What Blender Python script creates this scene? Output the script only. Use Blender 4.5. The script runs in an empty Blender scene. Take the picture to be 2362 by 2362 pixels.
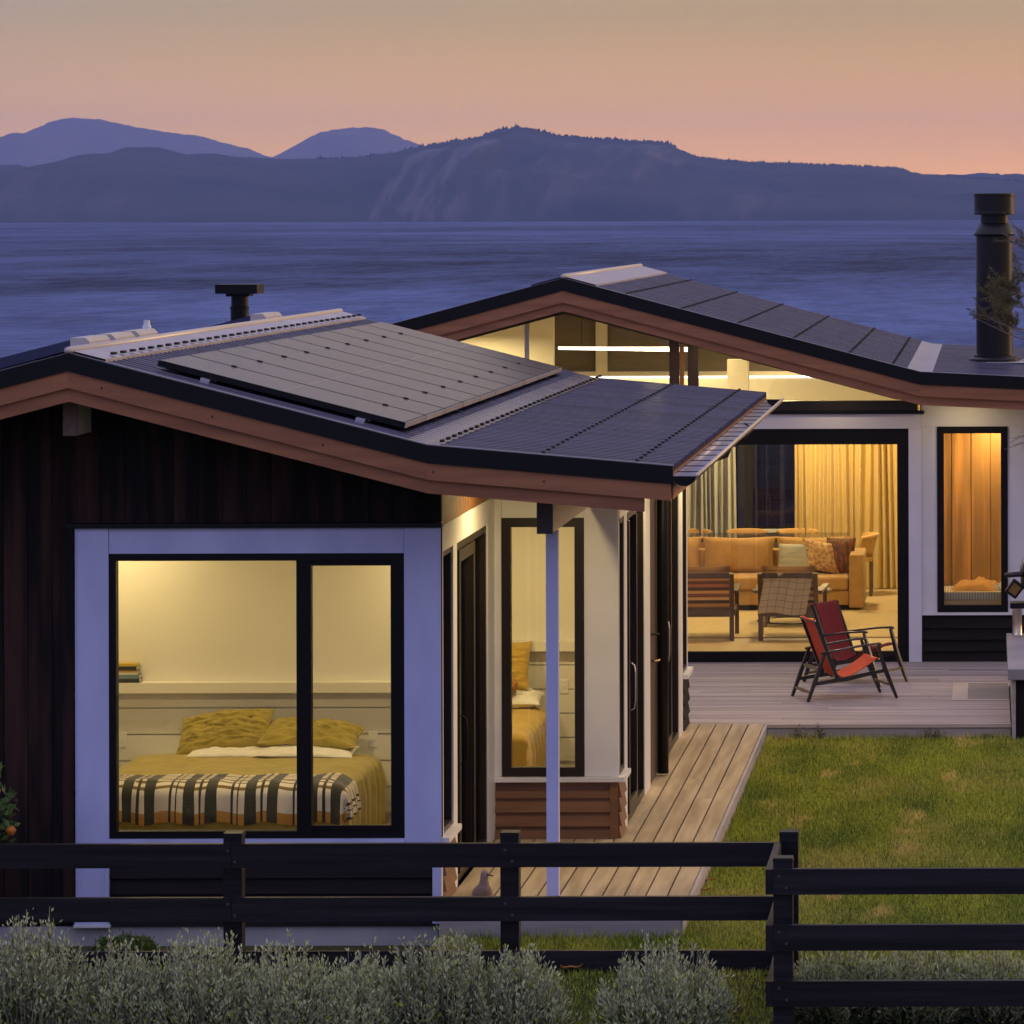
import bpy, bmesh, math, random
import numpy as np
from mathutils import Vector, Matrix, noise as mnoise

random.seed(7)
RNG = np.random.default_rng(11)
R = math.radians
S = bpy.context.scene
COL = S.collection

# ------------------------------------------------------------------ camera
cam_d = bpy.data.cameras.new("camera")
cam = bpy.data.objects.new("camera", cam_d)
COL.objects.link(cam)
cam.location = (0.0, 0.0, 4.6)
cam.rotation_euler = (R(90), R(0.15), 0.0)
cam_d.sensor_width = 36.0
cam_d.lens = 36.0 * 9400.0 / 2362.0
cam_d.shift_x = -1099.0 / 2362.0
cam_d.shift_y = -681.0 / 2362.0
cam_d.clip_start = 0.5
cam_d.clip_end = 60000.0
S.camera = cam

# ------------------------------------------------------------------ dusk sky
SUN_AZ = 58.0      # degrees to the right of the view axis (+Y)
SUN_EL = 13.0
W = bpy.data.worlds.new("World")
S.world = W
W.use_nodes = True
nt = W.node_tree
nt.nodes.clear()
def wn(t, **k):
    n = nt.nodes.new(t)
    for a, v in k.items():
        setattr(n, a, v)
    return n
def ramp(node, stops, interp='EASE'):
    cr = node.color_ramp
    cr.interpolation = interp
    while len(cr.elements) > 1:
        cr.elements.remove(cr.elements[-1])
    cr.elements[0].position = stops[0][0]
    cr.elements[0].color = (*stops[0][1], 1)
    for p, c in stops[1:]:
        e = cr.elements.new(p)
        e.color = (*c, 1)
tc = wn('ShaderNodeTexCoord')
sep = wn('ShaderNodeSeparateXYZ')
nt.links.new(tc.outputs['Generated'], sep.inputs[0])
# elevation ramps: 0..1 over sin(elevation) 0..1, one towards the afterglow and one away from it
glow = wn('ShaderNodeValToRGB')
ramp(glow, [(0.0, (1.72, 0.79, 0.0)), (0.02, (1.16, 0.59, 0.045)), (0.05, (0.57, 0.40, 0.15)), (0.10, (0.42, 0.34, 0.30)),
            (0.22, (0.30, 0.31, 0.48)), (0.45, (0.44, 0.45, 0.74)), (1.0, (0.70, 0.68, 1.02))], 'LINEAR')
anti = wn('ShaderNodeValToRGB')
ramp(anti, [(0.0, (0.26, 0.25, 0.50)), (0.10, (0.31, 0.30, 0.60)), (0.25, (0.33, 0.35, 0.68)),
            (0.45, (0.46, 0.47, 0.82)), (1.0, (0.70, 0.68, 1.02))], 'LINEAR')
nt.links.new(sep.outputs['Z'], glow.inputs[0])
nt.links.new(sep.outputs['Z'], anti.inputs[0])
dotn = wn('ShaderNodeVectorMath', operation='DOT_PRODUCT')
dotn.inputs[1].default_value = (math.sin(R(SUN_AZ)), math.cos(R(SUN_AZ)), 0.0)
nt.links.new(tc.outputs['Generated'], dotn.inputs[0])
mr = wn('ShaderNodeMapRange', interpolation_type='SMOOTHSTEP')
mr.inputs['From Min'].default_value = -0.2
mr.inputs['From Max'].default_value = 0.45
nt.links.new(dotn.outputs['Value'], mr.inputs['Value'])
mixw = wn('ShaderNodeMix', data_type='RGBA')
nt.links.new(mr.outputs[0], mixw.inputs[0])
nt.links.new(anti.outputs[0], mixw.inputs[6])
nt.links.new(glow.outputs[0], mixw.inputs[7])
# the side nearer the sunken sun is warmer
ws = wn('ShaderNodeMapRange', interpolation_type='SMOOTHSTEP')
ws.inputs['From Min'].default_value = 0.26
ws.inputs['From Max'].default_value = 0.80
ws.inputs['To Min'].default_value = 0.0
ws.inputs['To Max'].default_value = 1.0
nt.links.new(dotn.outputs['Value'], ws.inputs['Value'])
tint = wn('ShaderNodeMix', data_type='RGBA')
tint.inputs[6].default_value = (1.0, 1.0, 1.0, 1)
tint.inputs[7].default_value = (1.18, 0.97, 0.50, 1)
nt.links.new(ws.outputs[0], tint.inputs[0])
mulw = wn('ShaderNodeMix', data_type='RGBA', blend_type='MULTIPLY')
mulw.inputs[0].default_value = 1.0
nt.links.new(mixw.outputs[2], mulw.inputs[6])
nt.links.new(tint.outputs[2], mulw.inputs[7])
bg1 = wn('ShaderNodeBackground')
bg1.inputs[1].default_value = 1.0
nt.links.new(mulw.outputs[2], bg1.inputs[0])
sky = wn('ShaderNodeTexSky', sky_type='NISHITA')
sky.sun_disc = False
sky.sun_elevation = R(SUN_EL)
sky.sun_rotation = R(SUN_AZ)
sky.altitude = 350
bg2 = wn('ShaderNodeBackground')
bg2.inputs[1].default_value = 0.004
nt.links.new(sky.outputs[0], bg2.inputs[0])
adds = wn('ShaderNodeAddShader')
nt.links.new(bg1.outputs[0], adds.inputs[0])
nt.links.new(bg2.outputs[0], adds.inputs[1])
outw = wn('ShaderNodeOutputWorld')
nt.links.new(adds.outputs[0], outw.inputs[0])

# ------------------------------------------------------------------ the last of the sun
sd = bpy.data.lights.new("sun", 'SUN')
sd.energy = 1.5
sd.angle = R(30)
sd.color = (1.0, 0.66, 0.36)
sun = bpy.data.objects.new("sun", sd)
COL.objects.link(sun)
sdir = Vector((math.sin(R(SUN_AZ)) * math.cos(R(SUN_EL)), math.cos(R(SUN_AZ)) * math.cos(R(SUN_EL)), math.sin(R(SUN_EL))))
sun.rotation_euler = (-sdir).to_track_quat('-Z', 'Y').to_euler()

# ------------------------------------------------------------------ exposure, render settings
S.view_settings.view_transform = 'Standard'
S.view_settings.look = 'None'
S.view_settings.exposure = 0.1
S.view_settings.gamma = 1.0
S.view_settings.use_curve_mapping = False
S.render.engine = 'CYCLES'
S.cycles.use_denoising = True
S.cycles.use_adaptive_sampling = True
S.cycles.adaptive_threshold = 0.02
S.cycles.max_bounces = 6
S.cycles.diffuse_bounces = 3
S.cycles.glossy_bounces = 3
S.cycles.transmission_bounces = 6
S.cycles.transparent_max_bounces = 10
S.cycles.volume_bounces = 0
S.cycles.sample_clamp_indirect = 4.0
S.cycles.caustics_reflective = False
S.cycles.caustics_refractive = False

WARM = (1.0, 0.75, 0.34)
HAZE_D = 6.0e-5

# ================================================================== helpers
OFF = {}       # object -> world offset of its local space

def link(o):
    COL.objects.link(o)
    return o

class MB:
    """collects geometry in one place"""
    def __init__(self):
        self.v = []
        self.f = []
        self.uv = None
    def add(self, vs, fs):
        b = len(self.v)
        self.v.extend([tuple(p) for p in vs])
        self.f.extend([tuple(i + b for i in f) for f in fs])
        return self
    def box(self, x0, x1, y0, y1, z0, z1):
        return self.add([(x0, y0, z0), (x1, y0, z0), (x1, y1, z0), (x0, y1, z0), (x0, y0, z1), (x1, y0, z1), (x1, y1, z1), (x0, y1, z1)],
                        [(0, 3, 2, 1), (4, 5, 6, 7), (0, 1, 5, 4), (1, 2, 6, 5), (2, 3, 7, 6), (3, 0, 4, 7)])
    def prism(self, pts, axis, a, b):
        """polygon (2d points, counter-clockwise or not) extruded along an axis from a to b"""
        n = len(pts)
        def mk(p, t):
            if axis == 'Y': return (p[0], t, p[1])
            if axis == 'X': return (t, p[0], p[1])
            return (p[0], p[1], t)
        vs = [mk(p, a) for p in pts] + [mk(p, b) for p in pts]
        fs = [tuple(range(n)), tuple(range(2 * n - 1, n - 1, -1))]
        fs += [(i, i + n, (i + 1) % n + n, (i + 1) % n) for i in range(n)]
        return self.add(vs, fs)
    def bar(self, p, q, w, h=None, up=(0, 0, 1), w2=None, h2=None):
        """rectangular stick from p to q"""
        p, q = Vector(p), Vector(q)
        h = h or w
        w2 = w2 or w
        h2 = h2 or h
        d = (q - p).normalized()
        u = Vector(up)
        if abs(d.dot(u)) > 0.95: u = Vector((0, 1, 0))
        s = d.cross(u).normalized()
        t = s.cross(d).normalized()
        vs = []
        for c, ww, hh in ((p, w, h), (q, w2, h2)):
            for a, b in ((-1, -1), (1, -1), (1, 1), (-1, 1)):
                vs.append(c + s * a * ww / 2 + t * b * hh / 2)
        return self.add(vs, [(0, 3, 2, 1), (4, 5, 6, 7), (0, 1, 5, 4), (1, 2, 6, 5), (2, 3, 7, 6), (3, 0, 4, 7)])
    def tube(self, pts, rad, n=8, cap=True):
        """round tube through points, rad a number or a list (or list of (a,b) ellipse radii)"""
        pts = [Vector(p) for p in pts]
        m = len(pts)
        if not isinstance(rad, (list, tuple)): rad = [rad] * m
        b0 = len(self.v)
        prev = None
        for i, p in enumerate(pts):
            d = (pts[min(i + 1, m - 1)] - pts[max(i - 1, 0)]).normalized()
            u = Vector((0, 0, 1)) if abs(d.z) < 0.9 else Vector((1, 0, 0))
            if prev is not None and prev.cross(d).length > 1e-4:
                u = prev
            s = d.cross(u).normalized()
            t = s.cross(d).normalized()
            prev = t
            r = rad[i]
            ra, rb = r if isinstance(r, (list, tuple)) else (r, r)
            for k in range(n):
                a = 2 * math.pi * k / n
                self.v.append(tuple(p + s * math.cos(a) * ra + t * math.sin(a) * rb))
        for i in range(m - 1):
            for k in range(n):
                a = b0 + i * n + k
                b = b0 + i * n + (k + 1) % n
                self.f.append((a, b, b + n, a + n))
        if cap:
            self.f.append(tuple(b0 + k for k in range(n - 1, -1, -1)))
            self.f.append(tuple(b0 + (m - 1) * n + k for k in range(n)))
        return self
    def lathe(self, cx, cy, prof, n=24):
        """prof: list of (radius, z) bottom to top"""
        b0 = len(self.v)
        for r, z in prof:
            for k in range(n):
                a = 2 * math.pi * k / n
                self.v.append((cx + r * math.cos(a), cy + r * math.sin(a), z))
        for i in range(len(prof) - 1):
            for k in range(n):
                a = b0 + i * n + k
                b = b0 + i * n + (k + 1) % n
                self.f.append((a, b, b + n, a + n))
        self.f.append(tuple(b0 + k for k in range(n - 1, -1, -1)))
        self.f.append(tuple(b0 + (len(prof) - 1) * n + k for k in range(n)))
        return self
    def grid(self, nu, nv, fn, uvfn=None):
        b0 = len(self.v)
        if uvfn and self.uv is None: self.uv = {}
        for j in range(nv + 1):
            for i in range(nu + 1):
                self.v.append(tuple(fn(i / nu, j / nv)))
                if uvfn: self.uv[len(self.v) - 1] = uvfn(i / nu, j / nv)
        for j in range(nv):
            for i in range(nu):
                a = b0 + j * (nu + 1) + i
                self.f.append((a, a + 1, a + nu + 2, a + nu + 1))
        return self
    def pillow(self, c, w, d, h, ax=(1, 0, 0), ay=(0, 1, 0), n=20, wr=0.0, seed=0, pinch=0.5):
        """soft cushion: ax/ay span its face, its thickness h along their cross product"""
        ax, ay = Vector(ax).normalized(), Vector(ay).normalized()
        az = ax.cross(ay).normalized()
        c = Vector(c)
        for side in (1, -1):
            def fn(u, v, side=side):
                a, b = 2 * u - 1, 2 * v - 1
                t = max(0.0, (1 - abs(a) ** 2.6)) ** 0.55 * max(0.0, (1 - abs(b) ** 2.6)) ** 0.55
                k = 1 - 0.10 * pinch * (1 - abs(a) ** 2) * abs(b) ** 3
                k2 = 1 - 0.10 * pinch * (1 - abs(b) ** 2) * abs(a) ** 3
                p = c + ax * (a * w / 2 * k2) + ay * (b * d / 2 * k) + az * (side * t * h / 2)
                if wr:
                    q = Vector((a * 2.4 * w / 0.5, b * 7, seed * 3.1 + side))
                    q2 = Vector((a * 6.0 + 1.5 * mnoise.noise(q), b * 11, seed * 1.7 + side))
                    rid = 1 - abs(mnoise.noise(q2)) * 2
                    p += az * wr * (mnoise.noise(q) + 0.55 * rid) * (0.3 + t) + ay * wr * 0.6 * mnoise.noise(q * 0.7 + Vector((9, 3, 1)))
                return p
            b0 = len(self.v)
            self.grid(n, n, fn)
            if side == -1:
                k0 = len(self.f) - n * n
                self.f[k0:] = [tuple(reversed(f)) for f in self.f[k0:]]
        return self
    def mesh(self, name, off=(0, 0, 0), smooth=False):
        me = bpy.data.meshes.new(name)
        ox, oy, oz = off
        me.from_pydata([(x - ox, y - oy, z - oz) for x, y, z in self.v], [], self.f)
        if self.uv:
            ul = me.uv_layers.new(name="uv")
            for lp in me.loops:
                ul.data[lp.index].uv = self.uv.get(lp.vertex_index, (0, 0))
        if smooth:
            me.polygons.foreach_set('use_smooth', [True] * len(me.polygons))
        me.update()
        return me

def thing(name, label, cat, loc=(0, 0, 0), rz=0.0, group=None, kind=None):
    o = link(bpy.data.objects.new(name, None))
    o.empty_display_size = 0.1
    o.location = loc
    o.rotation_euler = (0, 0, rz)
    o['label'] = label
    o['category'] = cat
    if group: o['group'] = group
    if kind: o['kind'] = kind
    OFF[o] = tuple(loc) if rz == 0 else (0, 0, 0)
    return o

def part(name, mb, m, parent, smooth=False, kind=None, label=None):
    """a mesh under a thing or a part; its geometry is given in world space (or in the space of a turned thing)"""
    off = OFF[parent]
    o = bpy.data.objects.new(name, mb.mesh(name, off, smooth))
    link(o)
    o.parent = parent
    OFF[o] = off
    if m: o.data.materials.append(m)
    if kind: o['kind'] = kind
    if label: o['label'] = label
    return o

def single(name, mb, m, label, cat, base=None, smooth=False, group=None, kind=None):
    """a thing that is one mesh"""
    if base is None:
        xs = np.array(mb.v)
        base = ((xs[:, 0].min() + xs[:, 0].max()) / 2, (xs[:, 1].min() + xs[:, 1].max()) / 2, xs[:, 2].min())
    o = bpy.data.objects.new(name, mb.mesh(name, base, smooth))
    o.location = base
    link(o)
    OFF[o] = tuple(base)
    o.data.materials.append(m)
    if label: o['label'] = label
    if cat: o['category'] = cat
    if group: o['group'] = group
    if kind: o['kind'] = kind
    return o

def structure(name, mb, m, smooth=False, kind='structure'):
    o = bpy.data.objects.new(name, mb.mesh(name, (0, 0, 0), smooth))
    link(o)
    OFF[o] = (0, 0, 0)
    o.data.materials.append(m)
    o['kind'] = kind
    return o

def smooth_by_angle(o, ang=40):
    me = o.data
    me.polygons.foreach_set('use_smooth', [True] * len(me.polygons))
    try:
        me.set_sharp_from_angle(angle=R(ang))
    except Exception:
        pass

def bevel(o, w=0.006, seg=2):
    m = o.modifiers.new("bevel", 'BEVEL')
    m.width = w
    m.segments = seg
    m.limit_method = 'ANGLE'
    return o

# ------------------------------------------------------------------ materials
MATS = {}
def M(name, c1, c2=None, scale=(6, 6, 6), rough=0.6, metal=0.0, bump=0.0, bscale=None, rand=0.0, detail=4.0, spec=0.5,
      lo=0.35, hi=0.65, emit=None, estr=0.0, coat=0.0, sheen=0.0, rvar=0.0, wave=None):
    if name in MATS: return MATS[name]
    m = bpy.data.materials.new(name)
    m.use_nodes = True
    t = m.node_tree
    b = t.nodes['Principled BSDF']
    b.inputs['Base Color'].default_value = (*c1, 1)
    b.inputs['Roughness'].default_value = rough
    b.inputs['Metallic'].default_value = metal
    b.inputs['Specular IOR Level'].default_value = spec
    b.inputs['Coat Weight'].default_value = coat
    b.inputs['Sheen Weight'].default_value = sheen
    L = t.links.new
    tcn = t.nodes.new('ShaderNodeTexCoord')
    mp = t.nodes.new('ShaderNodeMapping')
    mp.inputs['Scale'].default_value = scale
    L(tcn.outputs['Object'], mp.inputs[0])
    oi = t.nodes.new('ShaderNodeObjectInfo')
    if rand:
        mul = t.nodes.new('ShaderNodeMath'); mul.operation = 'MULTIPLY'
        mul.inputs[1].default_value = 37.0
        L(oi.outputs['Random'], mul.inputs[0])
        L(mul.outputs[0], mp.inputs['Location'])
    nz = t.nodes.new('ShaderNodeTexNoise')
    nz.inputs['Scale'].default_value = 1.0
    nz.inputs['Detail'].default_value = detail
    L(mp.outputs[0], nz.inputs['Vector'])
    col = None
    if c2:
        src = nz.outputs['Fac']
        if wave:
            wv = t.nodes.new('ShaderNodeTexWave')
            wv.wave_type = 'BANDS'
            wv.bands_direction = wave[0]
            wv.inputs['Scale'].default_value = wave[1]
            wv.inputs['Distortion'].default_value = wave[2]
            wv.inputs['Detail'].default_value = 3
            L(mp.outputs[0], wv.inputs['Vector'])
            src = wv.outputs['Fac']
        r = t.nodes.new('ShaderNodeMapRange')
        r.inputs['From Min'].default_value = lo
        r.inputs['From Max'].default_value = hi
        L(src, r.inputs['Value'])
        mx = t.nodes.new('ShaderNodeMix'); mx.data_type = 'RGBA'
        L(r.outputs[0], mx.inputs[0])
        mx.inputs[6].default_value = (*c1, 1)
        mx.inputs[7].default_value = (*c2, 1)
        col = mx.outputs[2]
    if rand:
        hs = t.nodes.new('ShaderNodeHueSaturation')
        rr = t.nodes.new('ShaderNodeMapRange')
        rr.inputs['To Min'].default_value = 1 - rand
        rr.inputs['To Max'].default_value = 1 + rand
        L(oi.outputs['Random'], rr.inputs['Value'])
        L(rr.outputs[0], hs.inputs['Value'])
        if col: L(col, hs.inputs['Color'])
        else: hs.inputs['Color'].default_value = (*c1, 1)
        col = hs.outputs[0]
    if col: L(col, b.inputs['Base Color'])
    if rvar:
        rv = t.nodes.new('ShaderNodeMapRange')
        rv.inputs['To Min'].default_value = max(0.02, rough - rvar)
        rv.inputs['To Max'].default_value = min(1, rough + rvar)
        L(nz.outputs['Fac'], rv.inputs['Value'])
        L(rv.outputs[0], b.inputs['Roughness'])
    if bump:
        bp = t.nodes.new('ShaderNodeBump')
        bp.inputs['Strength'].default_value = 1.0
        bp.inputs['Distance'].default_value = bump
        if bscale:
            mp2 = t.nodes.new('ShaderNodeMapping')
            mp2.inputs['Scale'].default_value = bscale
            L(tcn.outputs['Object'], mp2.inputs[0])
            n2 = t.nodes.new('ShaderNodeTexNoise')
            n2.inputs['Scale'].default_value = 1.0
            n2.inputs['Detail'].default_value = 5
            L(mp2.outputs[0], n2.inputs['Vector'])
            L(n2.outputs['Fac'], bp.inputs['Height'])
        else:
            L(nz.outputs['Fac'], bp.inputs['Height'])
        L(bp.outputs[0], b.inputs['Normal'])
    if emit:
        b.inputs['Emission Color'].default_value = (*emit, 1)
        b.inputs['Emission Strength'].default_value = estr
    MATS[name] = m
    return m

def glass_mat(name, tint=(1, 1, 1), ior=1.5, rough=0.0, body=None, bodyfac=0.0):
    if name in MATS: return MATS[name]
    m = bpy.data.materials.new(name)
    m.use_nodes = True
    t = m.node_tree
    t.nodes.clear()
    o = t.nodes.new('ShaderNodeOutputMaterial')
    fr = t.nodes.new('ShaderNodeFresnel'); fr.inputs[0].default_value = ior
    tr = t.nodes.new('ShaderNodeBsdfTransparent'); tr.inputs[0].default_value = (*tint, 1)
    gl = t.nodes.new('ShaderNodeBsdfGlossy'); gl.inputs['Roughness'].default_value = rough
    mx = t.nodes.new('ShaderNodeMixShader')
    t.links.new(fr.outputs[0], mx.inputs[0])
    t.links.new(tr.outputs[0], mx.inputs[1])
    t.links.new(gl.outputs[0], mx.inputs[2])
    t.links.new(mx.outputs[0], o.inputs[0])
    MATS[name] = m
    return m

# paint, timber, metal, masonry
white_paint = M('white_paint', (0.74, 0.73, 0.74), (0.68, 0.67, 0.68), scale=(1.5, 1.5, 3), rough=0.45, rand=0.03, bump=0.0006, bscale=(40, 40, 40))
skylit_white_paint = M('skylit_white_paint', (0.56, 0.59, 0.85), (0.47, 0.50, 0.75), scale=(3.5, 3.5, 1.2), rough=0.42, rand=0.02, bump=0.0006, bscale=(40, 40, 40))  # white trim with the blue of the skylight put into its colour
interior_white = M('interior_white', (0.78, 0.75, 0.66), (0.75, 0.72, 0.62), scale=(1, 1, 1), rough=0.6)
dark_board = M('dark_stained_board', (0.006, 0.005, 0.005), (0.050, 0.021, 0.015), scale=(9, 9, 0.7), spec=0.2, rough=0.8, rand=0.35, bump=0.004, bscale=(45, 45, 2.2), lo=0.42, hi=0.75, detail=6)
dark_weatherboard = M('dark_weatherboard', (0.008, 0.007, 0.007), (0.016, 0.012, 0.011), scale=(0.8, 12, 14), spec=0.2, rough=0.75, rand=0.2, bump=0.002, bscale=(2, 40, 50))
cedar_weatherboard = M('cedar_weatherboard', (0.13, 0.058, 0.022), (0.20, 0.090, 0.034), scale=(1.2, 14, 18), rough=0.6, rand=0.12, bump=0.002, bscale=(2, 40, 50))
cedar_fascia = M('cedar_fascia', (0.37, 0.150, 0.060), (0.25, 0.095, 0.038), scale=(1.0, 1.0, 14), rough=0.6, rand=0.05, bump=0.0015, bscale=(3, 3, 60), lo=0.3, hi=0.7)
cedar_interior = M('cedar_interior', (0.33, 0.165, 0.045), (0.60, 0.27, 0.07), scale=(11, 11, 0.55), rough=0.5, rand=0.14, lo=0.50, hi=0.70, detail=7)
soffit_wood = M('soffit_wood', (0.16, 0.075, 0.04), (0.22, 0.10, 0.055), scale=(14, 1.2, 14), rough=0.6)
black_metal = M('black_metal', (0.005, 0.005, 0.006), rough=0.4, spec=0.22, rvar=0.08, scale=(3, 3, 3))
black_frame = M('black_aluminium', (0.004, 0.004, 0.004), (0.006, 0.005, 0.005), scale=(2, 2, 2), rough=0.45, spec=0.2)
bronze_frame = M('bronze_aluminium', (0.013, 0.009, 0.006), (0.019, 0.013, 0.009), scale=(2, 2, 2), rough=0.36, spec=0.4)
brown_timber = M('brown_gable_timber', (0.040, 0.019, 0.010), (0.065, 0.030, 0.016), scale=(14, 14, 1.2), rough=0.5, rand=0.1)
roof_metal = M('roof_metal', (0.026, 0.022, 0.048), (0.062, 0.054, 0.100), scale=(0.35, 16, 0.35), rough=0.28, metal=0.3, spec=0.6, rvar=0.10, rand=0.04)  # lighter streaks put the ribs' reflections into the metal colour
flashing_metal = M('pale_flashing', (0.36, 0.34, 0.37), (0.44, 0.41, 0.43), scale=(1.5, 2.5, 1.5), rough=0.42, metal=0.35, rvar=0.12, rand=0.06)
grey_flashing = M('grey_flashing', (0.22, 0.20, 0.25), (0.27, 0.25, 0.30), scale=(1.5, 2.5, 1.5), rough=0.20, metal=0.8, rvar=0.08)
gutter_metal = M('gutter_metal', (0.30, 0.28, 0.36), (0.36, 0.34, 0.42), scale=(3, 1, 3), rough=0.4, metal=0.4, rvar=0.1)
bare_metal = M('bare_aluminium', (0.62, 0.62, 0.66), rough=0.3, metal=0.9)
steel = M('brushed_steel', (0.60, 0.56, 0.48), (0.52, 0.48, 0.40), scale=(60, 60, 1.5), rough=0.28, metal=1.0)
screw_dark = M('screw_washer', (0.008, 0.008, 0.010), rough=0.7)
downpipe_metal = M('downpipe_metal', (0.010, 0.008, 0.008), rough=0.4, spec=0.3)
deck_mat = M('weathered_deck', (0.27, 0.195, 0.115), (0.50, 0.39, 0.255), scale=(11, 0.8, 11), rough=0.75, rand=0.09, bump=0.0015, bscale=(60, 3, 60), detail=6, lo=0.3, hi=0.7)
deck_mat_x = M('weathered_deck_cross', (0.29, 0.23, 0.205), (0.47, 0.39, 0.36), scale=(0.7, 13, 9), rough=0.72, rand=0.17, bump=0.0015, bscale=(3, 60, 60), detail=6, lo=0.3, hi=0.7)
deck_fascia_mat = M('deck_edge_timber', (0.30, 0.27, 0.28), (0.40, 0.36, 0.36), scale=(1.2, 1.2, 12), rough=0.75, bump=0.002, bscale=(4, 4, 40), detail=6)
concrete = M('concrete', (0.36, 0.35, 0.36), (0.48, 0.46, 0.46), scale=(2.5, 2.5, 2.5), rough=0.85, bump=0.003, bscale=(14, 14, 14), detail=8)
fence_paint = M('dark_fence_stain', (0.004, 0.004, 0.005), (0.017, 0.014, 0.018), scale=(0.8, 14, 24), rough=0.5, rand=0.18, bump=0.0016, bscale=(3, 50, 60), spec=0.25)
glass = glass_mat('window_glass', ior=1.42)
dark_glass = glass_mat('far_window_glass', tint=(0.30, 0.29, 0.27))
lamp_glow = M('lamp_diffuser', (0.9, 0.9, 0.9), rough=0.5, emit=(1.0, 0.86, 0.62), estr=9.0)
led_glow = M('led_strip', (0.9, 0.9, 0.9), rough=0.5, emit=(1.0, 0.93, 0.78), estr=2.6)

# ================================================================== ground, lake, mountains
def ground_z(x, y):
    if y > 52: return -0.14 - min(1.0, (y - 52) / 12.0) * 2.2
    if x < -3.62 and 25.45 <= y < 40: return -0.14 - 0.13 * min(1.0, (y - 25.45) / 0.7) * min(1.0, (-3.62 - x) / 0.06)
    if y >= 25.45: return -0.14
    if y > 24.5: return -0.14 - (25.45 - y) * 0.50
    return max(-0.615 - (24.5 - y) * 0.16, -3.2)

def lawn_nodes(name, base, dry, dark, rough, blade):
    m = bpy.data.materials.new(name)
    m.use_nodes = True
    t = m.node_tree
    b = t.nodes['Principled BSDF']
    b.inputs['Roughness'].default_value = rough
    b.inputs['Specular IOR Level'].default_value = 0.25
    geo = t.nodes.new('ShaderNodeNewGeometry')
    def noise(scale, detail, off=(0, 0, 0)):
        mp = t.nodes.new('ShaderNodeMapping')
        mp.inputs['Location'].default_value = off
        mp.inputs['Scale'].default_value = scale
        n = t.nodes.new('ShaderNodeTexNoise')
        n.inputs['Scale'].default_value = 1
        n.inputs['Detail'].default_value = detail
        t.links.new(geo.outputs['Position'], mp.inputs[0])
        t.links.new(mp.outputs[0], n.inputs['Vector'])
        return n.outputs['Fac']
    def rng(v, a, bb):
        r = t.nodes.new('ShaderNodeMapRange')
        r.inputs['From Min'].default_value = a
        r.inputs['From Max'].default_value = bb
        t.links.new(v, r.inputs['Value'])
        return r.outputs[0]
    def mix(f, a, c):
        mx = t.nodes.new('ShaderNodeMix'); mx.data_type = 'RGBA'
        t.links.new(f, mx.inputs[0])
        if isinstance(a, tuple): mx.inputs[6].default_value = (*a, 1)
        else: t.links.new(a, mx.inputs[6])
        mx.inputs[7].default_value = (*c, 1)
        return mx.outputs[2]
    c = mix(rng(noise((1.6, 0.5, 1), 4), 0.42, 0.68), base, dark)
    c = mix(rng(noise((1.1, 0.45, 1), 3, (4, 7, 0)), 0.50, 0.70), c, tuple(0.5 * a + 0.5 * d for a, d in zip(base, dry)))
    c = mix(rng(noise((2.1, 0.8, 1), 5, (13, 2, 0)), 0.615, 0.69), c, dry)
    c = mix(rng(noise((70, 70, 20), 2), 0.45, 0.75), c, tuple(1.7 * a for a in base))
    c = mix(rng(noise((55, 48, 20), 2, (3, 1, 0)), 0.50, 0.70), c, tuple(0.35 * a for a in dark))
    t.links.new(c, b.inputs['Base Color'])
    return m

lawn_soil = lawn_nodes('lawn_soil', (0.080, 0.082, 0.022), (0.26, 0.18, 0.07), (0.045, 0.055, 0.016), 0.95, False)
grass_mat = lawn_nodes('grass_blades', (0.385, 0.410, 0.044), (0.76, 0.56, 0.18), (0.110, 0.185, 0.024), 0.75, True)

mb = MB()
ys = sorted(set([-150, -80, -30, 0, 12, 18] + list(np.arange(20, 26.2, 0.25)) + [26.8, 28, 32, 36, 40, 46, 52, 54, 56, 58, 60, 62, 64, 70]))
xs = [-400, -120, -40, -15] + list(np.arange(-9, -3.6, 0.5)) + [-3.72, -3.62] + list(np.arange(-3.5, 6.1, 0.5)) + [12, 30, 100, 400]
rows = []
for y in ys:
    for x in xs:
        mb.v.append((x, y, ground_z(x, y) + (0.02 * mnoise.noise(Vector((x * 0.9, y * 0.9, 0))) if y < 25.2 else 0)))
nx = len(xs)
for j in range(len(ys) - 1):
    for i in range(nx - 1):
        a = j * nx + i
        mb.f.append((a, a + 1, a + nx + 1, a + nx))
ground = structure('ground', mb, lawn_soil, smooth=True)

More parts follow.
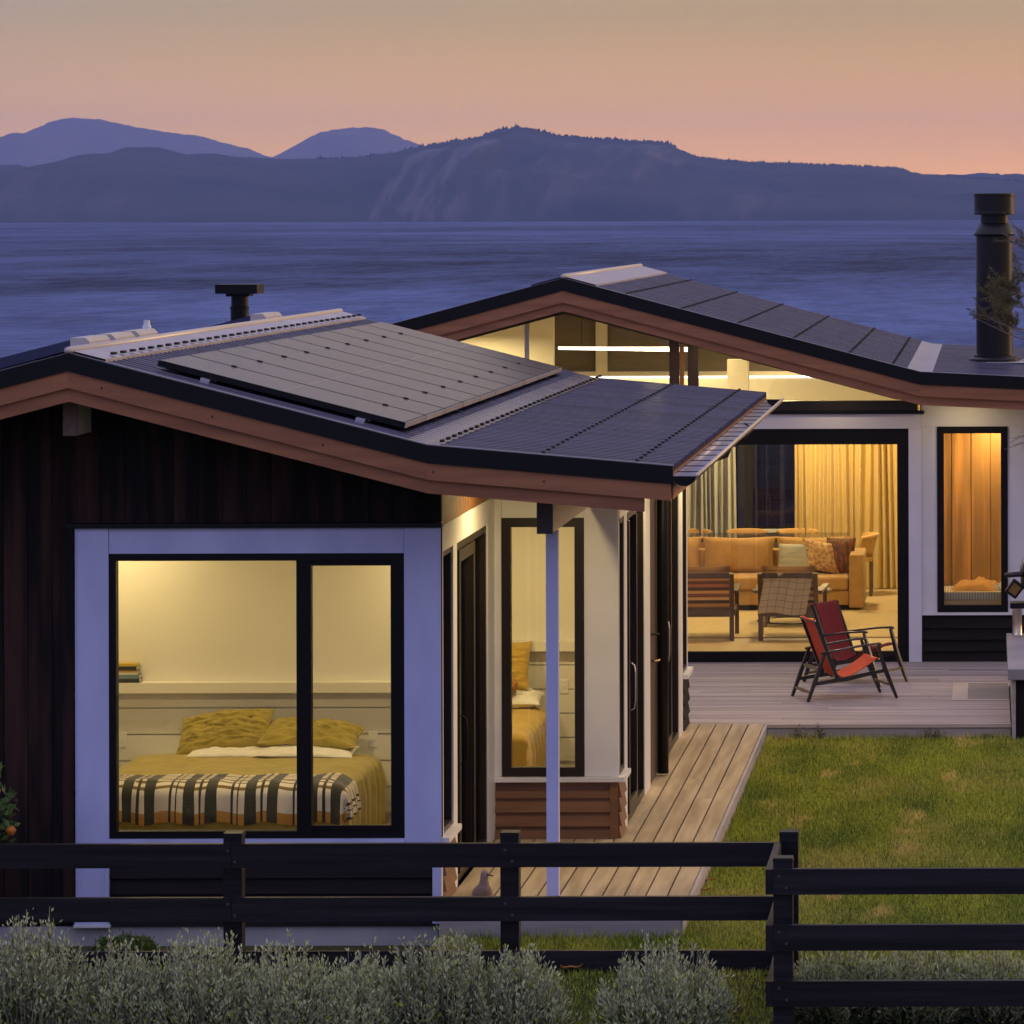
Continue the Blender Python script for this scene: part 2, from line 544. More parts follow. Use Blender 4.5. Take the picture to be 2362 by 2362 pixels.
# blades of the mown lawn
def blades(regions, per_m2, hmin=0.018, hmax=0.052):
    V = []
    for x0, x1, y0, y1 in regions:
        n = int((x1 - x0) * (y1 - y0) * per_m2)
        x = RNG.uniform(x0, x1, n); y = RNG.uniform(y0, y1, n)
        V.append(np.stack([x, y], 1))
    P = np.concatenate(V)
    n = len(P)
    z = np.array([ground_z(a, b) for a, b in P])
    h = RNG.uniform(hmin, hmax, n)
    ang = RNG.uniform(0, 2 * np.pi, n)
    w = RNG.uniform(0.0025, 0.0060, n)
    lean = RNG.uniform(0, 0.026, n)
    la = RNG.uniform(0, 2 * np.pi, n)
    A = np.stack([P[:, 0] - np.cos(ang) * w, P[:, 1] - np.sin(ang) * w, z], 1)
    B = np.stack([P[:, 0] + np.cos(ang) * w, P[:, 1] + np.sin(ang) * w, z], 1)
    C = np.stack([P[:, 0] + np.cos(la) * lean, P[:, 1] + np.sin(la) * lean, z + h], 1)
    vv = np.stack([A, B, C], 1).reshape(-1, 3)
    me = bpy.data.meshes.new('grass')
    me.vertices.add(3 * n); me.loops.add(3 * n); me.polygons.add(n)
    me.vertices.foreach_set('co', vv.ravel())
    me.loops.foreach_set('vertex_index', np.arange(3 * n))
    me.polygons.foreach_set('loop_start', np.arange(0, 3 * n, 3))
    me.polygons.foreach_set('loop_total', np.full(n, 3))
    me.update(); me.validate()
    return me
gme = blades([(-2.01, 2.6, 25.45, 36.95), (-3.62, -2.01, 25.45, 26.74), (-3.6, -1.2, 24.6, 25.45)], 5200)
tuft = blades([(-2.015, -1.96, 26.7, 36.9), (-2.0, 0.2, 36.88, 36.945), (-3.6, -2.0, 26.70, 26.765)], 4200, 0.03, 0.10)
bmj = bmesh.new(); bmj.from_mesh(gme); bmj.from_mesh(tuft); bmj.to_mesh(gme); bmj.free()
go = link(bpy.data.objects.new('grass', gme))
go.data.materials.append(grass_mat)
go['kind'] = 'stuff'
go['label'] = 'short mown green lawn with dry tan patches beside the deck'
go['category'] = 'grass'

# ---- lake
def lake_material():
    m = bpy.data.materials.new('lake_water')
    m.use_nodes = True
    t = m.node_tree
    b = t.nodes['Principled BSDF']
    geo = t.nodes.new('ShaderNodeNewGeometry')
    def noise(scale, detail, rough=0.5):
        mp = t.nodes.new('ShaderNodeMapping'); mp.inputs['Scale'].default_value = scale
        n = t.nodes.new('ShaderNodeTexNoise'); n.inputs['Scale'].default_value = 1
        n.inputs['Detail'].default_value = detail; n.inputs['Roughness'].default_value = rough
        t.links.new(geo.outputs['Position'], mp.inputs[0]); t.links.new(mp.outputs[0], n.inputs['Vector'])
        return n.outputs['Fac']
    def mth(op, a, bb):
        n = t.nodes.new('ShaderNodeMath'); n.operation = op
        for i, v in enumerate((a, bb)):
            if isinstance(v, (int, float)): n.inputs[i].default_value = v
            else: t.links.new(v, n.inputs[i])
        return n.outputs[0]
    # wind lanes: long streaks, wider the farther off
    s = mth('ADD', mth('MULTIPLY', noise((0.0035, 0.0022, 1), 7, 0.65), 0.50), mth('MULTIPLY', noise((0.045, 0.013, 1), 7, 0.7), 0.45))
    s = mth('ADD', s, mth('MULTIPLY', noise((0.55, 0.10, 1), 6, 0.75), 0.42))
    r = t.nodes.new('ShaderNodeMapRange')
    r.inputs['From Min'].default_value = 0.57; r.inputs['From Max'].default_value = 0.83
    t.links.new(s, r.inputs['Value'])
    mx = t.nodes.new('ShaderNodeMix'); mx.data_type = 'RGBA'
    mx.inputs[6].default_value = (0.005, 0.009, 0.036, 1)
    mx.inputs[7].default_value = (0.105, 0.152, 0.335, 1)
    t.links.new(r.outputs[0], mx.inputs[0])
    t.links.new(mx.outputs[2], b.inputs['Base Color'])
    b.inputs['Roughness'].default_value = 0.55
    b.inputs['IOR'].default_value = 1.33
    b.inputs['Specular IOR Level'].default_value = 0.07
    bp = t.nodes.new('ShaderNodeBump'); bp.inputs['Strength'].default_value = 1.0; bp.inputs['Distance'].default_value = 1.6
    h = mth('ADD', noise((0.14, 0.20, 1), 5, 0.6), mth('MULTIPLY', noise((1.2, 1.5, 1), 3), 0.25))
    t.links.new(h, bp.inputs['Height'])
    t.links.new(bp.outputs[0], b.inputs['Normal'])
    return m
lake = structure('lake', MB().add([(-6000, 55, -1.5), (6000, 55, -1.5), (6000, 8600, -1.5), (-6000, 8600, -1.5)], [(0, 1, 2, 3)]), lake_material())

# ---- mountains
def mountain_material(name, c1, c2, rock, lo=0.47):
    m = bpy.data.materials.new(name)
    m.use_nodes = True
    t = m.node_tree
    b = t.nodes['Principled BSDF']
    b.inputs['Roughness'].default_value = 0.95
    b.inputs['Specular IOR Level'].default_value = 0.1
    geo = t.nodes.new('ShaderNodeNewGeometry')
    at = t.nodes.new('ShaderNodeAttribute'); at.attribute_name = 'rock'
    def noise(scale, detail):
        mp = t.nodes.new('ShaderNodeMapping'); mp.inputs['Scale'].default_value = scale
        n = t.nodes.new('ShaderNodeTexNoise'); n.inputs['Scale'].default_value = 1; n.inputs['Detail'].default_value = detail
        n.inputs['Roughness'].default_value = 0.62
        t.links.new(geo.outputs['Position'], mp.inputs[0]); t.links.new(mp.outputs[0], n.inputs['Vector'])
        return n.outputs['Fac']
    mx = t.nodes.new('ShaderNodeMix'); mx.data_type = 'RGBA'
    mx.inputs[6].default_value = (*c1, 1); mx.inputs[7].default_value = (*c2, 1)
    t.links.new(noise((0.02, 0.02, 0.03), 6), mx.inputs[0])
    r = t.nodes.new('ShaderNodeMath'); r.operation = 'MULTIPLY'
    rr = t.nodes.new('ShaderNodeMapRange'); rr.inputs['From Min'].default_value = lo; rr.inputs['From Max'].default_value = lo + 0.14
    t.links.new(noise((0.030, 0.002, 0.010), 9), rr.inputs['Value'])
    t.links.new(rr.outputs[0], r.inputs[0]); t.links.new(at.outputs['Fac'], r.inputs[1])
    mx2 = t.nodes.new('ShaderNodeMix'); mx2.data_type = 'RGBA'
    t.links.new(r.outputs[0], mx2.inputs[0]); t.links.new(mx.outputs[2], mx2.inputs[6]); mx2.inputs[7].default_value = (*rock, 1)
    t.links.new(mx2.outputs[2], b.inputs['Base Color'])
    return m

F32 = 9400.0 * 1932.0 / 2362.0
def ridge_world(profile, D):
    pts = [((x - 1865.0) * D / F32, 4.6 - (y - 409.0) * D / F32) for x, y in profile]
    return np.array(pts)

def mountain(name, profile, shore, D, m, nx=420, nrow=40, rockfn=None, jag=1.0, seed=0, base=-1.6):
    pts = ridge_world(profile, D)
    X = np.linspace(pts[0, 0], pts[-1, 0], nx)
    Z = np.interp(X, pts[:, 0], pts[:, 1])
    k = np.ones(3) / 3
    Z = np.convolve(np.pad(Z, 1, mode='edge'), k, mode='valid')
    mbm = MB()
    rock = []
    for j in range(nrow + 8):
        t = j / nrow
        for i in range(nx):
            x = X[i]
            q = Vector((x * 0.0016 + seed, t * 2.4, seed * 1.7))
            if t <= 1:
                rk = rockfn(x, t) if rockfn else 0.0
                p = t ** (0.62 + 0.45 * mnoise.noise(q)) if t > 0 else 0
                p = p * (1 - rk) + min(1.0, t * 1.75) ** 0.8 * rk
                z = base + (Z[i] - base) * p
                env = math.sin(math.pi * min(1, t)) ** 0.6 if 0 < t < 1 else 0
                z += env * Z[i] * 0.16 * (mnoise.fractal(Vector((x * 0.004 + seed, t * 4.0, 3.0)), 1.0, 2.0, 5))
                z = min(z, base + (Z[i] - base) * (0.35 + 0.65 * t ** 0.6))
                y = shore + (D - shore) * t + env * 0.12 * (D - shore) * mnoise.noise(Vector((x * 0.003, t * 3, seed + 5)))
                rock.append(rk)
            else:
                z = Z[i] * max(0.0, 1 - (t - 1) * 4.5)
                y = D + (D - shore) * (t - 1) * 1.5
                rock.append(0.0)
            if t == 1: z += jag * (mnoise.noise(Vector((i * 0.9, 0, seed))) * 1.2 + mnoise.noise(Vector((i * 0.23, 4, seed))) * 1.2)
            mbm.v.append((x, y, z))
    for j in range(nrow + 7):
        for i in range(nx - 1):
            a = j * nx + i
            mbm.f.append((a, a + 1, a + nx + 1, a + nx))
    o = structure(name, mbm, m, smooth=True)
    at = o.data.attributes.new('rock', 'FLOAT', 'POINT')
    at.data.foreach_set('value', rock)
    return o, X, Z

NEAR = [(-400, 330), (-200, 312), (-60, 306), (0, 307), (35, 307), (80, 318), (100, 316), (150, 302), (220, 281), (235, 274), (300, 274), (350, 288), (400, 286),
        (450, 293), (530, 297), (600, 296), (660, 296), (735, 288), (790, 275), (850, 264), (900, 258), (940, 243), (975, 238), (1005, 242),
        (1050, 253), (1130, 260), (1220, 265), (1262, 268), (1290, 285), (1310, 295), (1380, 303), (1500, 308), (1600, 312), (1690, 316),
        (1735, 329), (1800, 334), (1850, 337), (1932, 343), (2100, 350), (2400, 340), (2800, 320)]
FAR_A = [(-500, 300), (-200, 280), (0, 258), (40, 248), (75, 235), (95, 225), (120, 219), (150, 218), (190, 221), (240, 232), (300, 243), (385, 254), (420, 265),
         (470, 277), (500, 290), (560, 305), (700, 330)]
FAR_B = [(380, 335), (480, 308), (510, 297), (540, 283), (600, 248), (620, 243), (660, 238), (700, 237), (720, 240), (760, 258), (800, 273), (900, 300), (1050, 330)]
FAR_C = [(1560, 345), (1650, 338), (1740, 330), (1800, 330), (1850, 326), (1932, 330), (2100, 322), (2400, 325), (2700, 345)]
SH, DN = 7000.0, 8200.0
forest = mountain_material('forested_slope', (0.018, 0.022, 0.020), (0.040, 0.042, 0.036), (0.105, 0.092, 0.09))
def rocks(x, t):
    def blob(cx, w, t0, t1):
        X0 = (cx - 1865.0) * DN / F32
        ww = w * DN / F32
        a = max(0.0, 1 - ((x - X0) / ww) ** 2)
        if t0 <= t <= t1: return min(1.0, a * 2.2)
        return 0.0
    return max(blob(1265, 55, 0.55, 0.95), 0.9 * blob(930, 85, 0.0, 0.62), 0.45 * blob(1080, 120, 0.0, 0.35), 0.4 * blob(1170, 120, 0.35, 0.8), 0.5 * blob(1450, 90, 0.0, 0.16), 0.3 * blob(250, 250, 0.0, 0.3), 0.3 * blob(1780, 100, 0, 0.2))
near_mt, NX_, NZ_ = mountain('near_mountain_range', NEAR, SH, DN, forest, nx=560, nrow=44, rockfn=rocks, jag=1.0, seed=2)
far_slope = mountain_material('distant_slope', (0.030, 0.030, 0.034), (0.050, 0.048, 0.048), (0.2, 0.2, 0.2))
mountain('far_mountain', FAR_A, 13600, 15200, far_slope, nx=300, nrow=20, jag=3.5, seed=5)
mountain('far_peak', FAR_B, 13700, 15200, far_slope, nx=240, nrow=20, jag=3.0, seed=8)
mountain('far_headland', FAR_C, 8500, 9100, forest, nx=160, nrow=20, jag=3.0, seed=12)

# trees along the crest, one far-off mass
mb = MB()
for k in range(1500):
    x = random.uniform((-20 - 1865.0) * DN / F32, (1960 - 1865.0) * DN / F32)
    z = float(np.interp(x, NX_, NZ_)) - 1.5
    h = random.uniform(3.0, 6.0) * (1.5 if random.random() < 0.08 else 1) * (1.0 if x > -1350 else 0.6)
    r = h * random.uniform(0.28, 0.5)
    n = 5
    y = DN + random.uniform(-3, 3)
    a0 = random.random() * 6
    mb.add([(x + r * math.cos(a0 + 6.283 * i / n), y + r * math.sin(a0 + 6.283 * i / n), z) for i in range(n)] +
           [(x + 0.7 * r * math.cos(a0 + 6.283 * i / n), y + 0.7 * r * math.sin(a0 + 6.283 * i / n), z + h * 0.55) for i in range(n)] + [(x, y, z + h)],
           [(i, (i + 1) % n, (i + 1) % n + n, i + n) for i in range(n)] + [(i + n, (i + 1) % n + n, 2 * n) for i in range(n)])
o = structure('ridge_forest', mb, M('ridge_trees', (0.016, 0.020, 0.018), rough=0.95), kind='stuff')
o['label'] = 'far row of tiny trees along the dark mountain crest'
o['category'] = 'forest'
mb = MB()
mx_ = (973 - 1865.0) * DN / F32
mz_ = float(np.interp(mx_, NX_, NZ_))
mb.bar((mx_, DN, mz_ - 2), (mx_, DN, mz_ + 13), 1.1, 1.1, w2=0.35, h2=0.35)
mb.bar((mx_ - 1.3, DN, mz_ + 7), (mx_ + 1.3, DN, mz_ + 7), 0.5)
single('radio_mast', mb, M('mast_metal', (0.12, 0.12, 0.14), rough=0.6), 'thin radio mast on the highest crest of the near mountain range', 'mast')

# ================================================================== decks
deck = thing('timber_walkway', 'weathered grey timber walkway of long boards beside the bedroom wing', 'walkway', (-2.8, 32, 0), kind='structure')
del deck['category'], deck['label']
PITCH = 0.147
xr = -2.05
k = 0
while xr - k * PITCH > -3.66:
    x1 = xr - k * PITCH
    x0 = x1 - PITCH + 0.012
    y1 = 37.0 if x0 > -2.80 else 30.17
    if x0 < -2.80 and x1 > -2.80: y1 = 30.17 
    zz = random.uniform(-0.0015, 0.0015)
    # each run is made of butted lengths
    yb = 26.8
    cuts = [y1] if y1 < 31 else [random.uniform(30.5, 34.5), y1]
    for c in cuts:
        part('deck_board', MB().box(max(x0, -3.66), x1, yb + 0.0015, c - 0.0015, -0.03 + zz, zz), deck_mat, deck)
        yb = c
    k += 1
part('edge_board', MB().box(-2.045, -2.02, 26.80, 37.0, -0.16, -0.004), deck_fascia_mat, deck)
part('edge_board', MB().box(-3.62, -2.045, 26.775, 26.80, -0.16, -0.003), deck_fascia_mat, deck)
part('joist', MB().box(-3.6, -2.1, 26.9, 30.1, -0.13, -0.06).box(-2.7, -2.1, 30.1, 36.95, -0.13, -0.06), screw_dark, deck)

terrace = thing('timber_terrace', '', '', (-1.5, 39.5, 0), kind='structure')
del terrace['category'], terrace['label']
y = 37.0
DP = 0.1425
i = 0
while y < 42.12:
    x0, x1 = -3.6, (0.19 if y < 39.95 else 2.4)
    cuts = sorted([random.uniform(-3.0, 0.1) for _ in range(random.choice((0, 1, 1)))]) + [x1]
    xb = x0
    zz = random.uniform(-0.0015, 0.0015)
    for c in cuts:
        part('deck_board', MB().box(xb + 0.0015, c - 0.0015, y, y + DP - 0.010, -0.03 + zz, zz), deck_mat_x, terrace)
        xb = c
    y += DP
    i += 1
part('edge_board', MB().box(-2.02, 0.19, 36.97, 36.995, -0.18, -0.035), deck_fascia_mat, terrace)
part('nosing_board', MB().box(-2.04, 0.195, 36.955, 36.995, -0.031, 0.001), deck_mat_x, terrace)
part('joist', MB().box(-3.6, 0.15, 37.1, 42.1, -0.13, -0.06), screw_dark, terrace)
# access hatch let into the terrace
hatch = part('hatch_frame', MB().box(-0.36, 0.185, 38.75, 38.83, 0.002, 0.006).box(-0.36, 0.185, 40.15, 40.23, 0.002, 0.006).box(-0.36, -0.21, 38.83, 40.15, 0.002, 0.006),
     M('hatch_timber', (0.50, 0.41, 0.33), (0.44, 0.36, 0.29), scale=(2, 2, 2), rough=0.7), terrace)
part('hatch_panel', MB().box(-0.205, 0.185, 38.835, 40.145, 0.002, 0.005), M('hatch_panel', (0.21, 0.18, 0.16), (0.25, 0.21, 0.19), scale=(3, 3, 3), rough=0.8), hatch)

# ================================================================== shared house builders
def prof(pl):
    a = np.array(pl)
    return lambda x: float(np.interp(x, a[:, 0], a[:, 1]))

def strip_poly(pl, d0, d1, xa=None, xb=None):
    """list of quads (x,z) following polyline pl between depths d0 (upper) and d1 (lower) below it"""
    out = []
    f = prof(pl)
    xs = [p[0] for p in pl]
    xa = xs[0] if xa is None else xa
    xb = xs[-1] if xb is None else xb
    cut = [xa] + [x for x in xs if xa + 1e-6 < x < xb - 1e-6] + [xb]
    for p, q in zip(cut[:-1], cut[1:]):
        out.append([(p, f(p) - d0), (q, f(q) - d0), (q, f(q) - d1), (p, f(p) - d1)])
    return out

def corrugated(xa, za, xb, zb, y0, y1, pitch=0.15, amp=0.026):
    m = MB()
    n = int((y1 - y0) / pitch)
    ysz = []
    for i in range(n):
        b = y0 + (y1 - y0) * i / n
        p = (y1 - y0) / n
        ysz += [(b, 0), (b + p * 0.55, 0), (b + p * 0.66, amp), (b + p * 0.89, amp)]
    ysz.append((y1, 0))
    for y, h in ysz:
        m.v.append((xa, y, za + h)); m.v.append((xb, y, zb + h))
    for i in range(len(ysz) - 1):
        a = 2 * i
        m.f.append((a, a + 1, a + 3, a + 2))
    return m

def screw_row(x, z, y0, y1, pitch, s=0.028):
    m = MB()
    n = int((y1 - y0) / pitch)
    for i in range(0, n, 2):
        y = y0 + (y1 - y0) / n * (i + 0.775)
        m.box(x - s / 2, x + s / 2, y - s * 1.3, y + s * 1.3, z + 0.018, z + 0.036)
    return m

def window(parent, axis, plane, a0, a1, z0, z1, fw=0.05, depth=0.07, mull=(), frame=black_frame, panem=glass, name='window', t=0.045, bars=None):
    """frame ring + panes. axis 'Y': window in a plane of constant y (front facing -y), axis 'X': constant x (facing +x)"""
    def bx(m, p0, p1, q0, q1, d0, d1):
        if axis == 'Y': m.box(p0, p1, plane + d0, plane + d1, q0, q1)
        else: m.box(plane - d1, plane - d0, p0, p1, q0, q1)
    fr = MB()
    bx(fr, a0, a1, z1 - fw, z1, -0.01, depth)
    bx(fr, a0, a1, z0, z0 + fw, -0.01, depth)
    bx(fr, a0, a0 + fw, z0 + fw, z1 - fw, -0.01, depth)
    bx(fr, a1 - fw, a1, z0 + fw, z1 - fw, -0.01, depth)
    f = part(name, fr, frame, parent)
    edges = [a0 + fw]
    for c, w in mull:
        mm = MB()
        bx(mm, c - w / 2, c + w / 2, z0 + fw, z1 - fw, -0.008, depth - 0.002)
        part('mullion', mm, frame, f)
        edges += [c - w / 2, c + w / 2]
    edges.append(a1 - fw)
    for i in range(0, len(edges), 2):
        g = MB()
        bx(g, edges[i], edges[i + 1], z0 + fw, z1 - fw, depth * 0.45, depth * 0.45 + 0.006)
        part('pane', g, panem, f)
    return f

def weatherboards(parent, axis, plane, a0, a1, z0, z1, h, m, lap=0.030):
    n = max(1, round((z1 - z0) / h))
    h = (z1 - z0) / n
    for i in range(n):
        b = z0 + i * h
        pts = [(-lap, b - 0.012), (-0.006, b + h - 0.002), (0.02, b + h - 0.002), (0.02, b - 0.012)]
        if axis == 'Y':
            mbx = MB().prism([(plane + p, q) for p, q in pts], 'X', a0, a1)
        else:
            mbx = MB().prism([(plane - p, q) for p, q in pts], 'Y', a0, a1)
        part('weatherboard', mbx, m, parent)

def handle(parent, x, y, z0, z1, m=bare_metal, out=0.045):
    return part('handle', MB().tube([(x, y, z0), (x + out * 0.8, y, z0 + 0.02), (x + out, y, z0 + 0.08), (x + out, y, z1 - 0.08), (x + out * 0.8, y, z1 - 0.02), (x, y, z1)], 0.006, 6), m, parent, smooth=True)

def downlight(x, y, z, label, energy, size=0.16, color=WARM, group=None, spot=None):
    t = thing('downlight', label, 'downlight', (x, y, z), group=group)
    part('trim_ring', MB().lathe(x, y, [(0.085, z - 0.002), (0.085, z - 0.012), (0.068, z - 0.012), (0.068, z - 0.002)], 16), white_paint, t)
    part('lens', MB().lathe(x, y, [(0.060, z - 0.010), (0.060, z - 0.004)], 16), lamp_glow, t)
    ld = bpy.data.lights.new('lamp_light', 'AREA')
    ld.shape = 'DISK'
    ld.size = size
    ld.energy = energy
    ld.color = color
    if spot: ld.spread = R(spot)
    lo = bpy.data.objects.new('lamp_light', ld)
    link(lo)
    lo.parent = t
    lo.location = (0, 0, -0.02)
    return t

# ================================================================== bedroom wing
PA = [(-9.95, 2.959), (-8.35, 3.10), (-6.0, 3.705), (-3.66, 3.10), (-2.06, 2.959)]
fA = prof(PA)
YA0, YA1 = 26.55, 37.72          # roof ends
P1 = 27.3                        # front wall
BX = -3.67                       # return wall of the porch
B2 = 30.2                        # porch back wall
SX = -2.75                       # side wall
wing = thing('bedroom_wing', 'near house wing with dark boards, low gabled metal roof and lit bedroom window', 'house', (-5.8, 32, -0.14))

# --- walls: cores, then what is fixed to them
core = MB()
core.box(-9.2, -5.89, P1 + 0.04, P1 + 0.14, -0.12, 2.55)
core.box(-5.89, -3.92, P1 + 0.04, P1 + 0.14, -0.12, 0.44)
core.box(-3.92, BX - 0.02, P1 + 0.04, P1 + 0.14, -0.12, 2.55)
core.box(-5.89, -3.92, P1 + 0.04, P1 + 0.14, 2.37, 2.55)
core.prism([(-9.2, 2.55), (-8.35, 2.95), (-6.0, 3.55), (-3.68, 2.95), (-3.68, 2.552), (-9.2, 2.552)], 'Y', P1 + 0.04, P1 + 0.14)
front = part('front_wall', core, screw_dark, wing)
# tall dark boards
bw = 0.163
x = -6.115
i = 0
while x > -8.3:
    d = random.choice((0.0, 0.004, 0.012, 0.0)) 
    part('cladding_board', MB().prism([(x - bw + 0.004, -0.12), (x, -0.12), (x, fA(x) - 0.14), (x - bw + 0.004, fA(x - bw) - 0.14)], 'Y', P1 - 0.012 - d, P1 + 0.039), dark_board, front)
    x -= bw
x = -6.112
while x < -3.70:
    x1 = min(x + bw - 0.004, -3.672)
    d = random.choice((0.0, 0.003, 0.006))
    part('cladding_board', MB().prism([(x, 2.565), (x1, 2.565), (x1, fA(x1) - 0.14), (x, fA(x) - 0.14)], 'Y', P1 - 0.010 - d, P1 + 0.039), dark_board, front)
    x += bw
part('corner_batten', MB().box(-6.20, -6.116, P1 - 0.045, P1 - 0.022, -0.1, 2.54), dark_board, front)
# painted window surround
part('surround_panel', MB().box(-6.11, -5.894, P1 - 0.035, P1 + 0.04, -0.12, 2.53), skylit_white_paint, front)
part('surround_panel', MB().box(-3.916, BX, P1 - 0.035, P1 + 0.04, 0.415, 2.53), skylit_white_paint, front)
part('surround_panel', MB().box(-5.891, -3.919, P1 - 0.027, P1 + 0.04, 2.36, 2.53), skylit_white_paint, front)
part('sill', MB().box(-5.894, -3.916, P1 - 0.06, P1 + 0.04, 0.415, 0.452), skylit_white_paint, front)
part('edge_trim', MB().box(-6.125, -6.11, P1 - 0.045, P1 + 0.02, -0.13, 2.53), skylit_white_paint, front)
part('edge_trim', MB().box(-5.915, -5.895, P1 - 0.05, P1 + 0.0, -0.13, 0.414), skylit_white_paint, front)
part('foot_cap', MB().box(-6.13, -5.885, P1 - 0.06, P1 + 0.02, -0.138, -0.121), white_paint, front)
part('head_flashing', MB().box(-6.17, BX + 0.01, P1 - 0.06, P1 + 0.02, 2.531, 2.562), black_metal, front)
weatherboards(front, 'Y', P1 + 0.0, -5.894, BX - 0.06, -0.12, 0.412, 0.112, dark_weatherboard)
part('corner_board', MB().box(BX - 0.062, BX - 0.005, P1 - 0.032, P1 + 0.03, -0.12, 0.412), skylit_white_paint, front)
part('foundation', MB().box(-9.2, BX - 0.03, P1 - 0.005, P1 + 0.2, -0.5, -0.14), concrete, front)
window(wing, 'Y', P1 - 0.02, -5.893, -3.917, 0.453, 2.359, fw=0.048, depth=0.07, mull=((-4.590, 0.098),))
part('sash', MB().box(-4.540, -3.968, P1 - 0.012, P1 + 0.02, 2.275, 2.31).box(-4.540, -3.968, P1 - 0.012, P1 + 0.02, 0.502, 0.535).box(-4.01, -3.966, P1 - 0.014, P1 + 0.02, 0.535, 2.275), black_frame, wing)

# return wall of the porch (faces +x)
ret = MB()
ret.box(BX - 0.10, BX - 0.03, P1 + 0.15, B2 - 0.02, 2.37, 2.55)
ret.box(BX - 0.10, BX - 0.03, 27.88, 28.10, -0.1, 2.37)
ret.box(BX - 0.10, BX - 0.03, 29.80, 30.18, -0.1, 2.37)
ret.box(BX - 0.10, BX - 0.03, P1 + 0.15, 27.88, -0.12, 0.44)
rw = part('return_wall', ret, interior_white, wing)
part('trim', MB().box(BX - 0.03, BX, P1 - 0.03, P1 + 0.075, -0.1, 2.53), white_paint, rw)
part('trim', MB().box(BX - 0.03, BX, P1 + 0.075, B2 - 0.002, 2.36, 2.535), white_paint, rw)
for j in range(18):
    part('cladding_board', MB().box(BX - 0.029, BX - 0.002, P1 - 0.008 + j * 0.161, P1 - 0.008 + j * 0.161 + 0.157, 2.537, 2.925), cedar_weatherboard, rw)
part('trim', MB().box(BX - 0.03, BX, 27.89, 28.09, -0.02, 2.36), white_paint, rw)
part('trim', MB().box(BX - 0.03, BX, 29.82, B2 - 0.002, 0.0, 2.36), white_paint, rw)
part('sill', MB().box(BX - 0.03, BX + 0.05, P1 - 0.02, 27.93, 0.415, 0.452), white_paint, rw)
weatherboards(rw, 'X', BX - 0.006, P1 + 0.04, 27.89, -0.12, 0.412, 0.112, cedar_weatherboard)
window(wing, 'X', BX - 0.02, 27.38, 27.885, 0.453, 2.36, fw=0.04, frame=bronze_frame)
d1 = window(wing, 'X', BX - 0.02, 28.10, 29.81, 0.01, 2.36, fw=0.055, mull=((28.98, 0.10),), frame=bronze_frame, name='sliding_door')
part('door_leaf', MB().box(BX - 0.015, BX + 0.008, 28.16, 28.24, 0.07, 2.30).box(BX - 0.015, BX + 0.008, 28.94, 29.02, 0.07, 2.30).box(BX - 0.015, BX + 0.008, 28.24, 28.94, 0.07, 0.15).box(BX - 0.015, BX + 0.008, 28.24, 28.94, 2.22, 2.30), bronze_frame, d1)
handle(d1, BX + 0.009, 28.20, 0.82, 1.16, m=black_metal)

# porch back wall (faces -y) with its tall window
bk = MB()
bk.box(BX, -3.614, B2 + 0.03, B2 + 0.10, -0.1, 2.6)
bk.box(-3.005, SX, B2 + 0.03, B2 + 0.10, -0.1, 2.6)
bk.box(-3.614, -3.005, B2 + 0.03, B2 + 0.10, -0.1, 0.46)
bk.box(-3.614, -3.005, B2 + 0.03, B2 + 0.10, 2.378, 2.6)
bw_ = part('porch_wall', bk, interior_white, wing)
part('trim', MB().box(BX + 0.002, -3.616, B2, B2 + 0.03, 0.462, 2.72), white_paint, bw_)
part('wall_panel', MB().box(-3.003, SX + 0.0, B2 - 0.002, B2 + 0.03, 0.462, 2.72), white_paint, bw_)
part('trim', MB().box(-3.614, -3.005, B2, B2 + 0.03, 2.378, 2.72), white_paint, bw_)
part('sill', MB().box(BX + 0.002, SX + 0.045, B2 - 0.055, B2 + 0.03, 0.425, 0.46), white_paint, bw_)
weatherboards(bw_, 'Y', B2 + 0.008, BX + 0.004, SX - 0.06, 0.0, 0.42, 0.105, cedar_weatherboard)
part('corner_board', MB().box(SX - 0.062, SX - 0.008, B2 - 0.026, B2 + 0.02, 0.0, 0.423), cedar_weatherboard, bw_)
window(wing, 'Y', B2 - 0.01, -3.612, -3.007, 0.464, 2.376, fw=0.066, frame=bronze_frame)

# long side wall (faces +x)
sw = MB()
sw.box(SX - 0.10, SX - 0.03, B2 + 0.11, 37.0, 2.37, 2.75)
for a, b in ((30.62, 30.9), (32.4, 33.0), (33.9, 34.2), (36.0, 36.5), (37.0, 37.1)):
    sw.box(SX - 0.10, SX - 0.03, a, b, -0.1, 2.37)
sw.box(SX - 0.10, SX - 0.03, B2 + 0.11, 30.62, -0.1, 0.44)
sw.box(SX - 0.10, SX - 0.03, 36.5, 37.0, -0.1, 0.44)
side = part('side_wall', sw, interior_white, wing)
part('trim', MB().box(SX - 0.03, SX, B2 + 0.032, 37.08, 2.36, 2.74), white_paint, side)
for a, b in ((30.64, 30.88), (32.42, 32.98), (33.92, 34.18), (36.02, 36.48)):
    part('trim', MB().box(SX - 0.03, SX + 0.004, a, b, 0.0, 2.36), white_paint, side)
part('trim', MB().box(SX - 0.03, SX + 0.002, 37.0, 37.09, 0.462, 2.36), white_paint, side)
part('sill', MB().box(SX - 0.03, SX + 0.05, B2 + 0.032, 30.66, 0.425, 0.46), white_paint, side)
part('sill', MB().box(SX - 0.03, SX + 0.05, 36.46, 37.12, 0.47, 0.51), white_paint, side)
weatherboards(side, 'X', SX - 0.008, B2 + 0.0, 30.63, 0.0, 0.42, 0.105, cedar_weatherboard)
weatherboards(side, 'X', SX - 0.008, 36.49, 37.1, 0.0, 0.46, 0.115, dark_weatherboard)
window(wing, 'X', SX - 0.01, 30.24, 30.63, 0.462, 2.36, fw=0.04, frame=bronze_frame)
